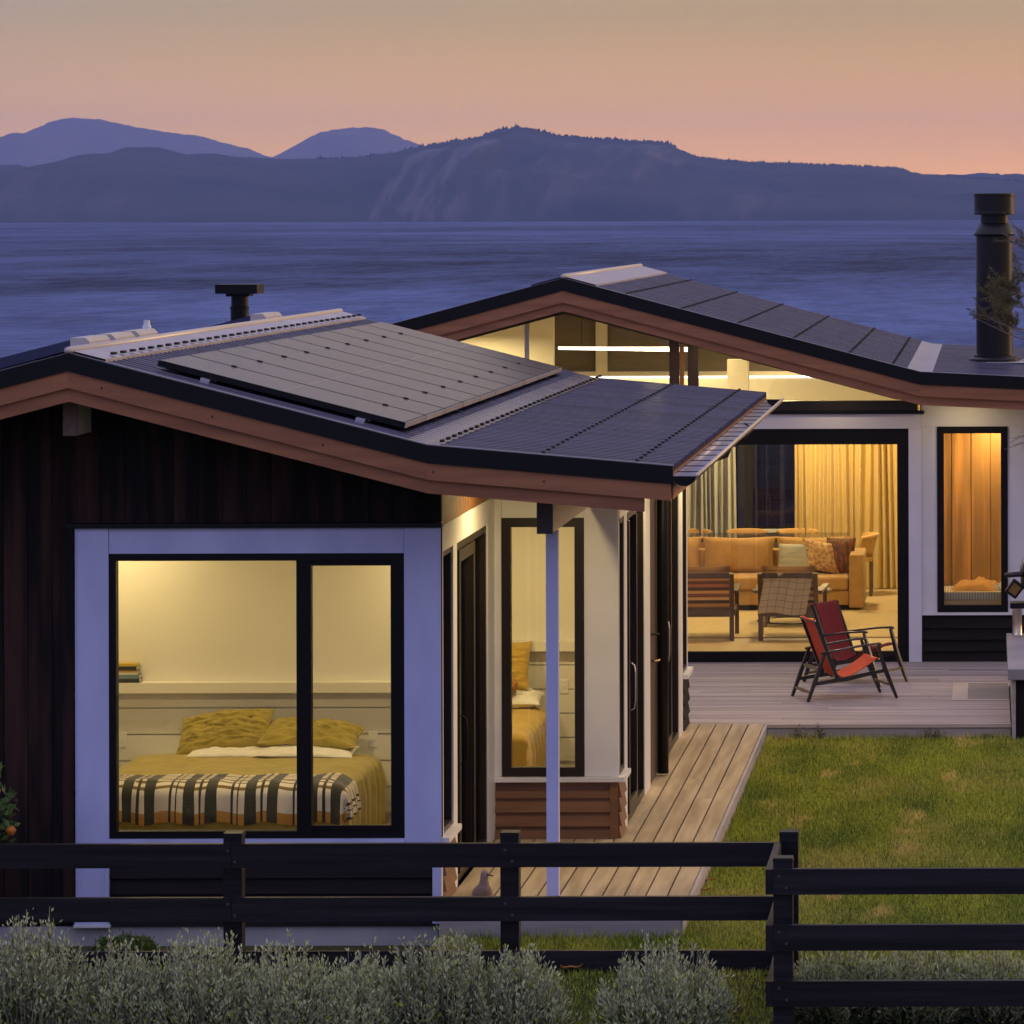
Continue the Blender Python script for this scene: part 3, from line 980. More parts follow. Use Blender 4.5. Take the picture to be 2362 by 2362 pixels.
window(wing, 'X', SX - 0.01, 36.5, 37.0, 0.512, 2.36, fw=0.04, frame=bronze_frame)
for a, b, hy in ((30.9, 32.41, 30.98), (34.2, 36.01, 34.28)):
    dd = window(wing, 'X', SX - 0.01, a, b, 0.01, 2.36, fw=0.055, mull=(((a + b) / 2, 0.10),), frame=bronze_frame, name='sliding_door')
    part('door_leaf', MB().box(SX - 0.012, SX + 0.012, a + 0.06, a + 0.14, 0.07, 2.30).box(SX - 0.012, SX + 0.012, (a + b) / 2 - 0.04, (a + b) / 2 + 0.04, 0.07, 2.30)
         .box(SX - 0.012, SX + 0.012, a + 0.14, (a + b) / 2 - 0.04, 0.07, 0.16), bronze_frame, dd)
    handle(dd, SX + 0.013, hy, 0.85, 1.22)
door = part('entry_door', MB().box(SX - 0.03, SX - 0.005, 33.0, 33.9, 0.02, 2.36), brown_timber, wing)
for j in range(6):
    part('door_board', MB().box(SX - 0.0049, SX + 0.004, 33.01 + j * 0.148, 33.01 + j * 0.148 + 0.142, 0.03, 2.35), brown_timber, door)
part('lever_handle', MB().tube([(SX + 0.004, 33.1, 1.0), (SX + 0.055, 33.1, 1.0), (SX + 0.06, 33.2, 1.0)], 0.010, 6), M('brass', (0.6, 0.42, 0.18), rough=0.25, metal=1.0), door, smooth=True)
part('bolt', MB().tube([(SX + 0.004, 33.08, 1.22), (SX + 0.07, 33.08, 1.22)], 0.011, 6), black_metal, door)
# back and far side walls
part('rear_wall', MB().box(-9.2, SX - 0.1, 37.0, 37.1, -0.1, 2.75).box(-9.2, -9.1, P1 + 0.15, 37.0, -0.1, 2.75), white_paint, wing)

# --- porch post and beams
part('beam', MB().box(-2.99, -2.89, 26.97, B2 - 0.003, 2.515, 2.73), M('beam_paint', (0.50, 0.44, 0.38), (0.44, 0.38, 0.33), scale=(8, 1, 8), rough=0.55), wing)
part('beam_cap', MB().box(-2.993, -2.887, 26.95, 26.97, 2.51, 2.735), M('beam_end', (0.055, 0.042, 0.042), rough=0.7), wing)
part('post', MB().box(-2.955, -2.875, 27.15, 27.23, 0.001, 2.514), skylit_white_paint, wing)
part('ridge_beam', MB().box(-6.10, -6.01, 26.87, P1 - 0.02, 3.175, 3.40), white_paint, wing)
part('ridge_beam_cap', MB().box(-6.102, -6.008, 26.85, 26.87, 3.172, 3.402), M('ridge_beam_end', (0.20, 0.13, 0.11), (0.15, 0.10, 0.085), scale=(30, 30, 30), rough=0.75), wing)

# --- roof
slab = MB()
for q in strip_poly(PA, 0.02, 0.17):
    slab.prism(q, 'Y', YA0 + 0.045, YA1 - 0.03)
roof = part('roof', slab, soffit_wood, wing)
for (a, b) in zip(PA[:-1], PA[1:]):
    part('roof_sheet', corrugated(a[0], a[1], b[0], b[1], YA0 + 0.03, YA1 - 0.02), roof_metal, roof)
for q in strip_poly(PA, -0.022, 0.095):
    part('barge_flashing', MB().prism(q, 'Y', YA0 - 0.012, YA0 + 0.05), black_metal, roof)
    part('barge_flashing', MB().prism(q, 'Y', YA1 - 0.05, YA1 + 0.01), black_metal, roof)
for q in strip_poly(PA, -0.026, -0.0225):
    part('flashing_lip', MB().prism(q, 'Y', YA0 + 0.035, YA0 + 0.065), flashing_metal, roof)
for q in strip_poly(PA, 0.095, 0.205, xb=-2.075):
    part('fascia_board', MB().prism(q, 'Y', YA0, YA0 + 0.045), cedar_fascia, roof)
    part('fascia_board', MB().prism(q, 'Y', YA1 - 0.045, YA1), cedar_fascia, roof)
for q in strip_poly(PA, 0.2052, 0.295, xb=-2.25):
    part('lower_fascia_board', MB().prism(q, 'Y', YA0 + 0.03, YA0 + 0.07), cedar_fascia, roof)
mbn = MB()
for x in np.arange(-6.5, -2.2, 0.72):
    z = fA(x) - 0.15
    mbn.box(x - 0.006, x + 0.006, YA0 - 0.002, YA0 + 0.001, z - 0.006, z + 0.006)
part('nail_heads', mbn, screw_dark, roof, kind='stuff')
# soffit linings between rafters, seen from the porch
part('soffit_lining', MB().prism([(-3.66, fA(-3.66) - 0.18), (-2.1, fA(-2.1) - 0.18), (-2.1, fA(-2.1) - 0.20), (-3.66, fA(-3.66) - 0.20)], 'Y', YA0 + 0.08, YA1 - 0.06), soffit_wood, roof)
# ridge cap: folded sheet on both slopes with a rolled top
for sx in (-1, 1):
    for (a, b) in ((YA0 + 0.05, 30.35), (30.352, 34.1), (34.102, YA1 - 0.02)):
        xo = -6.0 + sx * 0.235
        part('ridge_cap', MB().add([(-6.0, a, 3.745), (xo, a, 3.745 - 0.235 * 0.2575 + 0.0), (xo, b, 3.745 - 0.235 * 0.2575), (-6.0, b, 3.745),
                                    (xo, a, 3.725 - 0.235 * 0.2575), (xo, b, 3.725 - 0.235 * 0.2575)], [(0, 1, 2, 3), (1, 4, 5, 2)]), flashing_metal, roof)
part('ridge_roll', MB().tube([(-6.0, YA0 + 0.0, 3.743), (-6.0, YA1 - 0.01, 3.743)], 0.026, 8), M('ridge_roll_metal', (0.52, 0.47, 0.43), rough=0.45, metal=0.3), roof, smooth=True)
part('ridge_screws', screw_row(-5.79, 3.745 - 0.21 * 0.2575 - 0.006, YA0 + 0.3, YA1 - 0.05, 0.15, 0.030), screw_dark, roof, kind='stuff')
part('valley_flashing', MB().add([(-3.80, YA0 + 0.07, fA(-3.80) + 0.024), (-3.66, YA0 + 0.07, fA(-3.66) + 0.026), (-3.575, YA0 + 0.07, fA(-3.575) + 0.026),
                                  (-3.80, YA1 - 0.05, fA(-3.80) + 0.024), (-3.66, YA1 - 0.05, fA(-3.66) + 0.026), (-3.575, YA1 - 0.05, fA(-3.575) + 0.026)],
                                 [(0, 1, 4, 3), (1, 2, 5, 4)]), grey_flashing, roof)
part('valley_screws', screw_row(-3.59, fA(-3.59) + 0.018, YA0 + 0.1, YA1 - 0.05, 0.15, 0.026), screw_dark, roof, kind='stuff')
for xx in (-2.92, -2.305):
    part('screw_line', screw_row(xx, fA(xx) + 0.001, YA0 + 0.05, YA1 - 0.05, 0.15, 0.024), screw_dark, roof, kind='stuff')
# gutter along the low eave, half round with brackets
gp = []
for a in np.linspace(math.pi, 2 * math.pi, 9):
    gp.append((-1.985 + 0.075 * math.cos(a), 2.915 + 0.065 * math.sin(a)))
gm = MB()
for (x, z) in gp:
    gm.v.append((x, YA0 + 0.02, z)); gm.v.append((x, YA1, z))
gm.f = [(2 * i, 2 * i + 1, 2 * i + 3, 2 * i + 2) for i in range(8)]
gut = part('gutter', gm, gutter_metal, roof, smooth=True)
sm = gut.modifiers.new('thick', 'SOLIDIFY'); sm.thickness = 0.004
part('gutter_bead', MB().tube([(-1.908, YA0 + 0.02, 2.918), (-1.908, YA1, 2.918)], 0.012, 6), M('gutter_bead', (0.62, 0.50, 0.36), rough=0.4, metal=0.2), gut, smooth=True)
part('gutter_end', MB().prism(gp, 'Y', YA0 - 0.012, YA0 + 0.0195), black_metal, gut)
part('gutter_end', MB().prism(gp, 'Y', YA1 + 0.0005, YA1 + 0.02), black_metal, gut)
for yy in np.arange(YA0 + 0.35, YA1, 0.62):
    part('gutter_bracket', MB().box(-2.06, -1.905, yy - 0.005, yy + 0.005, 2.920, 2.926), bronze_frame, gut)
part('eave_board', MB().box(-2.10, -2.063, YA0 + 0.05, YA1 - 0.05, 2.76, 2.935), cedar_fascia, roof)
# downpipes
part('downpipe', MB().tube([(-2.695, 33.6, 0.02), (-2.695, 33.6, 2.45), (-2.60, 33.7, 2.62), (-2.1, 34.0, 2.74), (-2.0, 34.0, 2.86)], 0.048, 10), downpipe_metal, wing, smooth=True)
part('downpipe', MB().tube([(-2.95, 37.2, 0.02), (-2.95, 37.2, 2.3), (-2.92, 37.2, 2.37), (-2.84, 37.2, 2.40), (-2.47, 37.2, 2.42), (-2.41, 37.2, 2.44), (-2.385, 37.2, 2.50), (-2.385, 37.2, 2.80)], 0.042, 10), downpipe_metal, wing, smooth=True)
# flue, vent pipe
fl = part('flue', MB().lathe(-6.47, 35.2, [(0.10, 3.50), (0.10, 3.60), (0.078, 3.61), (0.078, 3.82), (0.084, 3.825), (0.084, 3.84), (0.072, 3.845), (0.072, 3.93)], 20), black_metal, roof)
smooth_by_angle(fl)
part('flue_cap', MB().box(-6.65, -6.29, 35.03, 35.37, 3.955, 4.035).box(-6.57, -6.37, 35.1, 35.3, 3.93, 3.955), black_metal, fl)
vp = part('vent_pipe', MB().lathe(-6.9, 33.4, [(0.030, 3.42), (0.030, 3.66), (0.036, 3.665), (0.036, 3.72), (0.026, 3.735), (0.026, 3.77)], 14), white_paint, roof)
smooth_by_angle(vp)

# collectors on the far slope whose pale ends stand over the ridge
def collector(y, w, label, k):
    t = thing('roof_collector', label, 'solar collector', (-6.25, y, 3.66), group='collectors on the far slope of the near roof')
    x0, z0 = -6.02, 3.80
    x1, z1 = -7.6, 3.80 - 1.58 * 0.2575 + 0.03
    part('casing', MB().prism([(x0 - 0.09, z0), (x1, z1), (x1, z1 - 0.07), (x0 - 0.09, z0 - 0.07)], 'Y', y, y + w), M('collector_face', (0.030, 0.036, 0.085), rough=0.2, spec=0.5), t)
    part('end_cap', MB().prism([(x0 + 0.01, z0 - 0.075), (x0 + 0.01, z0 - 0.02), (x0 - 0.02, z0 + 0.008), (x0 - 0.12, z0 + 0.006), (x0 - 0.12, z0 - 0.075)], 'Y', y - 0.01, y + w + 0.01), M('collector_cap', (0.55, 0.51, 0.46), (0.48, 0.44, 0.40), scale=(4, 4, 4), rough=0.4, metal=0.35), t)
    part('mounting_foot', MB().box(x0 - 0.10, x0 - 0.06, y + 0.2, y + 0.24, 3.68, z0 - 0.075).box(x1 + 0.2, x1 + 0.24, y + 0.2, y + 0.24, 3.28, z1), bare_metal, t)
collector(27.25, 0.62, 'dark collector nearest the gable, first of the row with pale end caps', 0)
collector(28.05, 0.62, 'dark roof collector with pale end cap, second from the front gable', 1)
collector(28.85, 0.62, 'dark roof collector with pale end cap, third from the front gable', 2)
collector(33.9, 0.75, 'lone dark roof collector with pale end cap beside the square-topped flue', 3)

# --- solar array: ten panels on two rails
sol = thing('solar_array', 'array of ten grey solar panels on rails on the near roof slope', 'solar panels', (-4.7, 32, 3.35))
panel_face = M('solar_glass', (0.040, 0.036, 0.042), (0.050, 0.046, 0.050), scale=(2, 2, 2), rough=0.17, spec=0.12, coat=0.0, rvar=0.03, rand=0.05)
pa, pb = (-5.50, 3.665), (-3.865, 3.245)
sl = Vector((pb[0] - pa[0], 0, pb[1] - pa[1])).normalized()
nn = Vector((-sl.z, 0, sl.x))
for i in range(10):
    y0 = 27.0 + i * 0.99
    y1 = y0 + 0.958
    def pt(u, y, h):
        p = Vector((pa[0], 0, pa[1])) + sl * u + nn * h
        return (p.x, y, p.z)
    Lp = 1.688
    def slab_box(u0, u1, ya, yb, h0, h1):
        m = MB()
        m.add([pt(u0, ya, h0), pt(u1, ya, h0), pt(u1, yb, h0), pt(u0, yb, h0), pt(u0, ya, h1), pt(u1, ya, h1), pt(u1, yb, h1), pt(u0, yb, h1)],
              [(0, 3, 2, 1), (4, 5, 6, 7), (0, 1, 5, 4), (1, 2, 6, 5), (2, 3, 7, 6), (3, 0, 4, 7)])
        return m
    p = part('solar_panel', slab_box(0, Lp, y0, y1, -0.038, 0), black_metal, sol)
    part('panel_glass', slab_box(0.012, Lp - 0.012, y0 + 0.010, y1 - 0.008, 0.0002, 0.0022), panel_face, p)
    part('busbar', slab_box(0.838, 0.846, y0 + 0.012, y1 - 0.012, 0.0023, 0.0028), M('busbar', (0.075, 0.07, 0.075), rough=0.15, spec=0.8, coat=0.3), p)
    part('lower_edge', slab_box(Lp + 0.0005, Lp + 0.004, y0, y1, -0.036, 0.001), flashing_metal, p)
    if i < 9:
        for u in (0.33, 1.40):
            part('clamp', slab_box(u - 0.016, u + 0.016, y1 - 0.012, y1 + 0.044, 0.0035, 0.010), black_metal, p)
for u in (0.34, 1.40):
    rp = slab_box(u - 0.03, u + 0.03, 26.93, 36.95, -0.085, -0.039)
    ra = part('rail', rp, bare_metal, sol)
    for yy in np.arange(27.15, 36.9, 1.4):
        part('bracket', slab_box(u + 0.03, u + 0.036, yy, yy + 0.04, -0.12, -0.04), bare_metal, ra)

# ================================================================== living wing
PB = [(-9.6, 2.86), (-7.96, 3.0), (-4.33, 3.964), (-0.70, 3.0), (2.6, 2.835)]
fB = prof(PB)
YB0, YB1 = 41.45, 50.7
P2 = 42.15
liv = thing('living_wing', 'far house wing with gable window, sliding glass door and black flue', 'house', (-3.5, 46, -0.14))

slab = MB()
for q in strip_poly(PB, 0.02, 0.18):
    slab.prism(q, 'Y', YB0 + 0.045, YB1 - 0.03)
roofb = part('roof', slab, soffit_wood, liv)
for (a, b) in zip(PB[:-1], PB[1:]):
    part('roof_sheet', corrugated(a[0], a[1], b[0], b[1], YB0 + 0.03, YB1 - 0.02), roof_metal, roofb)
for q in strip_poly(PB, -0.024, 0.105):
    part('barge_flashing', MB().prism(q, 'Y', YB0 - 0.012, YB0 + 0.05), black_metal, roofb)
    part('barge_flashing', MB().prism(q, 'Y', YB1 - 0.05, YB1 + 0.01), black_metal, roofb)
for q in strip_poly(PB, -0.028, -0.0245):
    part('flashing_lip', MB().prism(q, 'Y', YB0 + 0.035, YB0 + 0.065), flashing_metal, roofb)
for q in strip_poly(PB, 0.105, 0.225):
    part('fascia_board', MB().prism(q, 'Y', YB0, YB0 + 0.045), cedar_fascia, roofb)
for q in strip_poly(PB, 0.2252, 0.315):
    part('lower_fascia_board', MB().prism(q, 'Y', YB0 + 0.03, YB0 + 0.07), cedar_fascia, roofb)
for q in strip_poly(PB, 0.181, 0.20, xa=-7.9, xb=2.5):
    part('soffit_lining', MB().prism(q, 'Y', YB0 + 0.08, P2 + 0.1), soffit_wood, roofb)
for sx in (-1, 1):
    for (a, b) in ((YB0 + 0.05, 46.0), (46.002, YB1 - 0.02)):
        xo = -4.33 + sx * 0.33
        zz = 4.006 - 0.33 * 0.2656
        part('ridge_cap', MB().add([(-4.33, a, 4.006), (xo, a, zz), (xo, b, zz), (-4.33, b, 4.006), (xo, a, zz - 0.03), (xo, b, zz - 0.03)], [(0, 1, 2, 3), (1, 4, 5, 2)]), flashing_metal, roofb)
part('ridge_roll', MB().tube([(-4.33, YB0, 4.003), (-4.33, YB1 - 0.01, 4.003)], 0.028, 8), MATS['ridge_roll_metal'], roofb, smooth=True)
for xx in (-3.70, -3.13, -2.56, -1.99, -1.42, -0.98):
    part('screw_line', screw_row(xx, fB(xx) + 0.001, YB0 + 0.05, YB1 - 0.05, 0.15, 0.026), screw_dark, roofb, kind='stuff')
part('valley_flashing', MB().add([(-0.83, YB0 + 0.07, fB(-0.83) + 0.026), (-0.70, YB0 + 0.07, fB(-0.70) + 0.026), (-0.575, YB0 + 0.07, fB(-0.575) + 0.026),
                                  (-0.83, YB1 - 0.05, fB(-0.83) + 0.026), (-0.70, YB1 - 0.05, fB(-0.70) + 0.026), (-0.575, YB1 - 0.05, fB(-0.575) + 0.026)],
                                 [(0, 1, 4, 3), (1, 2, 5, 4)]), flashing_metal, roofb)
# big flue with cowl and base flashing
cx, cy = 0.066, 45.4
zb = fB(cx)
ch = part('chimney', MB().lathe(cx, cy, [(0.205, zb + 0.05), (0.205, zb + 0.63), (0.209, zb + 0.632), (0.209, zb + 0.645), (0.205, zb + 0.647), (0.205, zb + 1.42), (0.228, zb + 1.43), (0.232, zb + 1.445),
                              (0.170, zb + 1.56), (0.155, zb + 1.57), (0.155, zb + 1.70)], 40), M('chimney_black', (0.010, 0.009, 0.009), rough=0.36, spec=0.32, metal=0.0, rvar=0.06, scale=(4, 4, 4)), roofb)
smooth_by_angle(ch)
cw = part('cowl', MB().lathe(cx, cy, [(0.225, zb + 1.66), (0.232, zb + 1.665), (0.232, zb + 1.69), (0.227, zb + 1.695), (0.227, zb + 1.865), (0.232, zb + 1.87), (0.232, zb + 1.895), (0.222, zb + 1.90)], 40), MATS['chimney_black'], ch)
smooth_by_angle(cw)
fb = part('chimney_boot', MB().lathe(cx, cy, [(0.285, zb + 0.0), (0.285, zb + 0.055), (0.265, zb + 0.075), (0.235, zb + 0.08), (0.235, zb + 0.10), (0.206, zb + 0.11)], 40), MATS['chimney_black'], ch)
smooth_by_angle(fb)
part('chimney_apron', MB().box(-0.56, 0.75, cy - 0.50, cy + 0.50, zb + 0.022, zb + 0.030), flashing_metal, ch)

# --- front wall of the living wing
w2 = MB()
w2.box(-8.0, -3.35, P2 + 0.03, P2 + 0.13, -0.1, 2.56)
w2.box(-3.35, -0.69, P2 + 0.03, P2 + 0.13, 2.43, 2.56)
w2.box(-0.833, -0.537, P2 + 0.03, P2 + 0.13, -0.1, 2.43)
w2.box(-0.537, 0.19, P2 + 0.03, P2 + 0.13, -0.1, 0.52)
w2.prism([(-0.69, 2.43), (2.5, 2.43), (2.5, 2.66), (-0.69, 2.80)], 'Y', P2 + 0.03, P2 + 0.13)
w2.box(0.19, 2.5, P2 + 0.03, P2 + 0.13, -0.1, 2.43)
fw2 = part('front_wall', w2, interior_white, liv)
lav = M('lavender_white_paint', (0.72, 0.70, 0.75), (0.67, 0.65, 0.71), scale=(1.5, 1.5, 3), rough=0.45, rand=0.02)
part('door_surround', MB().box(-3.5, -0.70, P2 - 0.045, P2 + 0.03, 2.414, 2.565), lav, fw2)
part('door_surround', MB().box(-0.832, -0.70, P2 - 0.045, P2 + 0.03, 0.002, 2.413), lav, fw2)
part('wall_panel', MB().prism([(-0.699, 2.432), (2.5, 2.432), (2.5, 2.64), (-0.699, 2.79)], 'Y', P2 - 0.002, P2 + 0.029), white_paint, fw2)
part('wall_panel', MB().box(-0.699, -0.539, P2 - 0.002, P2 + 0.029, 0.512, 2.431), white_paint, fw2)
part('wall_panel', MB().box(0.192, 2.5, P2 - 0.002, P2 + 0.029, 0.512, 2.431), white_paint, fw2)
part('sill', MB().box(-0.699, 2.5, P2 - 0.04, P2 + 0.029, 0.484, 0.511), white_paint, fw2)
weatherboards(fw2, 'Y', P2 + 0.005, -0.698, 2.5, 0.0, 0.482, 0.12, dark_weatherboard)
window(liv, 'Y', P2 - 0.012, -0.538, 0.191, 0.513, 2.431, fw=0.07, depth=0.07)
# sliding glass door
sd_ = MB()
sd_.box(-3.4, -0.833, P2 - 0.02, P2 + 0.06, 2.25, 2.412)
sd_.box(-0.95, -0.834, P2 - 0.02, P2 + 0.06, 0.11, 2.25)
sd_.box(-3.4, -0.834, P2 - 0.02, P2 + 0.06, 0.004, 0.11)
sd_.box(-3.4, -3.3, P2 - 0.02, P2 + 0.06, 0.11, 2.25)
sdo = part('sliding_door', sd_, black_frame, liv)
part('pane', MB().box(-3.3, -0.95, P2 + 0.015, P2 + 0.021, 0.11, 2.25), glass, sdo)
part('handle', MB().box(-0.905, -0.885, P2 - 0.05, P2 - 0.021, 0.95, 1.10), black_metal, sdo)
# gable window above the door
gz = lambda x: 3.61 - 0.262 * abs(x + 4.38)
part('sill_beam', MB().box(-8.0, -0.74, P2 - 0.03, P2 + 0.10, 2.600, 2.70), bronze_frame, liv)
part('sill_flashing', MB().box(-8.0, -0.67, P2 - 0.07, P2 + 0.04, 2.566, 2.599), black_metal, liv)
gf = MB()
for (a, b) in ((-7.75, -4.38), (-4.38, -0.94)):
    gf.prism([(a, gz(a)), (b, gz(b)), (b, gz(b) + 0.20), (a, gz(a) + 0.20)], 'Y', P2 - 0.01, P2 + 0.09)
gab = part('gable_window', gf, brown_timber, liv)
for c, w, m in ((-4.78, 0.04, interior_white), (-3.255, 0.10, brown_timber), (-3.06, 0.11, brown_timber)):
    part('mullion', MB().prism([(c - w / 2, 2.701), (c + w / 2, 2.701), (c + w / 2, gz(c + w / 2) - 0.001), (c - w / 2, gz(c - w / 2) - 0.001)], 'Y', P2 - 0.008, P2 + 0.07), m, gab)
part('mullion_infill', MB().box(-3.20, -3.155, P2 + 0.02, P2 + 0.06, 2.83, gz(-3.16) - 0.02), cedar_interior, gab)
part('mullion_base', MB().box(-3.204, -3.116, P2 + 0.01, P2 + 0.06, 2.702, 2.828), white_paint, gab)
for a, b in ((-7.7, -4.80), (-4.76, -3.305), (-3.005, -0.97)):
    pts = [(a, 2.701), (b, 2.701), (b, gz(b))] + ([(-4.38, gz(-4.38))] if a < -4.38 < b else []) + [(a, gz(a))]
    part('pane', MB().prism(pts, 'Y', P2 + 0.03, P2 + 0.036), glass, gab)
# rear and side walls
lw = MB()
lw.box(-8.0, -7.9, P2 + 0.14, 50.35, -0.1, 2.8)
lw.box(2.4, 2.5, P2 + 0.14, 50.35, -0.1, 2.7)
lw.box(-8.0, -3.45, 50.3, 50.4, -0.1, 2.62)
lw.box(-3.45, 2.5, 50.3, 50.4, -0.1, 0.72)
lw.box(-2.30, 2.5, 50.3, 50.4, 0.72, 2.62)
part('rear_wall', lw, interior_white, liv)
rwn = part('rear_window', MB().box(-3.45, -3.40, 50.30, 50.38, 0.72, 2.62).box(-3.02, -2.92, 50.28, 50.38, 0.72, 2.62).box(-2.35, -2.30, 50.30, 50.38, 0.72, 2.62).box(-3.4, -2.35, 50.30, 50.38, 0.72, 0.78), black_frame, liv)
part('pane', MB().box(-3.40, -3.02, 50.33, 50.336, 0.78, 2.62), dark_glass, rwn)
part('pane', MB().box(-2.92, -2.35, 50.33, 50.336, 0.78, 2.62), dark_glass, rwn)
part('window_ledge', MB().box(-3.45, -2.3, 50.18, 50.299, 0.72, 0.755), white_paint, rwn)
# rear gable: glazed too, with pale posts
rg = part('rear_gable_window', MB().box(-7.9, -0.7, 50.28, 50.38, 2.62, 2.70), interior_white, liv)
for c in (-5.8, -4.78):
    part('mullion', MB().box(c - 0.07, c + 0.07, 50.27, 50.37, 2.701, fB(c) - 0.25), interior_white, rg)
part('pane', MB().prism([(-7.6, 2.701), (-1.1, 2.701), (-1.1, fB(-1.1) - 0.2), (-4.33, fB(-4.33) - 0.2), (-7.6, fB(-7.6) - 0.2)], 'Y', 50.40, 50.406), M('taupe_reflection', (0.15, 0.13, 0.105), (0.18, 0.155, 0.12), scale=(0.6, 0.6, 9), rough=0.6), rg)  # opaque taupe: room reflections and dusk glow painted into the pane colour
# floor, ceiling
part('floor', MB().box(-7.9, 2.4, P2 + 0.07, 50.3, -0.08, 0.03), M('oak_floor', (0.46, 0.34, 0.20), (0.52, 0.39, 0.24), scale=(1, 8, 4), rough=0.45, rvar=0.1), liv)
cl = MB()
for q in strip_poly(PB, 0.26, 0.29, xa=-7.9, xb=-0.70):
    cl.prism(q, 'Y', P2 + 0.14, 50.26)
part('ceiling', cl, interior_white, liv)
part('bulkhead', MB().box(-7.9, -0.7, 47.4, 47.6, 2.42, 2.735), interior_white, liv)
part('cove_light', MB().box(-7.8, -0.95, 47.39, 47.42, 2.736, 2.756), led_glow, liv)
part('partition', MB().prism([(-7.9, 2.3), (-4.72, 2.3), (-4.72, fB(-4.72) - 0.30), (-7.9, fB(-7.9) - 0.30)], 'Y', 44.2, 44.3), interior_white, liv)
part('partition', MB().box(-0.72, -0.62, P2 + 0.14, 50.29, 0.03, 2.75), interior_white, liv)
part('pillar', MB().box(-2.98, -2.74, 46.4, 46.6, 2.3, 2.98), interior_white, liv)
part('ceiling_panel', MB().box(-0.61, 2.39, P2 + 0.14, 50.29, 2.52, 2.56), interior_white, liv)

# nook behind the narrow window: cedar boards, bench seat
nook = part('nook_wall', MB().box(-0.6, 0.9, 43.12, 43.2, 0.03, 2.5), cedar_interior, liv)
x = -0.60
while x < 0.85:
    w = 0.205
    part('cedar_board', MB().box(x + 0.004, x + w - 0.006, 43.085 - random.choice((0, 0.004)), 43.119, 0.03, 2.5), cedar_interior, nook)
    x += w
part('bench_seat', MB().box(-0.6, 0.9, 42.32, 43.08, 0.03, 0.62), M('bench_timber', (0.5, 0.36, 0.2), rough=0.5), liv)

# ================================================================== bedroom interiors
carpet = M('bedroom_carpet', (0.36, 0.30, 0.22), (0.42, 0.35, 0.26), scale=(30, 30, 30), rough=0.95)
part('floor', MB().box(-9.1, BX - 0.101, P1 + 0.145, B2 + 0.1, -0.06, 0.02).box(-9.1, SX - 0.101, B2 + 0.101, 36.99, -0.06, 0.02), carpet, wing)
part('ceiling', MB().box(-9.1, BX - 0.1, P1 + 0.145, B2 + 0.1, 2.50, 2.54).box(-9.1, SX - 0.1, B2 + 0.101, 36.99, 2.50, 2.54), interior_white, wing)
part('inner_wall', MB().box(-7.0, -6.9, P1 + 0.145, 36.9, 0.02, 2.5), interior_white, wing)

def headwall(y, x0, x1):
    w = part('head_wall', MB().box(x0, x1, y, y + 0.10, 0.02, 2.5), interior_white, wing)
    b = 0.10
    i = 0
    while b < 0.98:
        part('wall_board', MB().box(x0 + 0.001, x1 - 0.001, y - 0.020, y - 0.0005, b + 0.005, min(b + 0.195, 1.02)), interior_white, w)
        b += 0.2
    part('shelf', MB().box(x0 + 0.001, x1 - 0.001, y - 0.11, y - 0.001, 1.022, 1.10), interior_white, w)
    return w
hw1 = headwall(30.85, -6.9, BX - 0.105)
hw2 = headwall(33.75, -6.9, SX - 0.105)
part('partition', MB().box(BX - 0.075, BX - 0.03, B2 + 0.101, 30.96, 0.02, 2.5), interior_white, wing)
part('partition', MB().box(-6.9, SX - 0.105, 33.86, 33.9, 0.02, 2.5), interior_white, wing)
sw_mat = M('switch_plastic', (0.80, 0.78, 0.72), rough=0.35)
for (x, z, yw, hw) in ((-6.565, 0.66, 30.85, hw1), (-4.665, 0.66, 30.85, hw1), (-4.44, 0.30, 30.85, hw1), (-3.52, 0.72, 33.75, hw2)):
    s = part('light_switch', MB().box(x - 0.036, x + 0.036, yw - 0.026, yw - 0.0165, z - 0.058, z + 0.058), sw_mat, hw)
    bevel(s, 0.003)
    part('rocker', MB().box(x - 0.010, x + 0.010, yw - 0.031, yw - 0.0262, z - 0.010, z + 0.012), sw_mat, s)

def fabric(name, c1, c2, rough=0.9, scale=(9, 9, 9), bump=0.004, bs=(18, 7, 18)):
    return M(name, c1, c2, scale=scale, rough=rough, sheen=0.2, bump=bump, bscale=bs)
mustard = fabric('mustard_linen', (0.33, 0.26, 0.045), (0.40, 0.31, 0.06))
ochre = fabric('ochre_linen', (0.46, 0.30, 0.05), (0.52, 0.34, 0.065))
white_linen = fabric('white_linen', (0.74, 0.71, 0.64), (0.80, 0.77, 0.70))

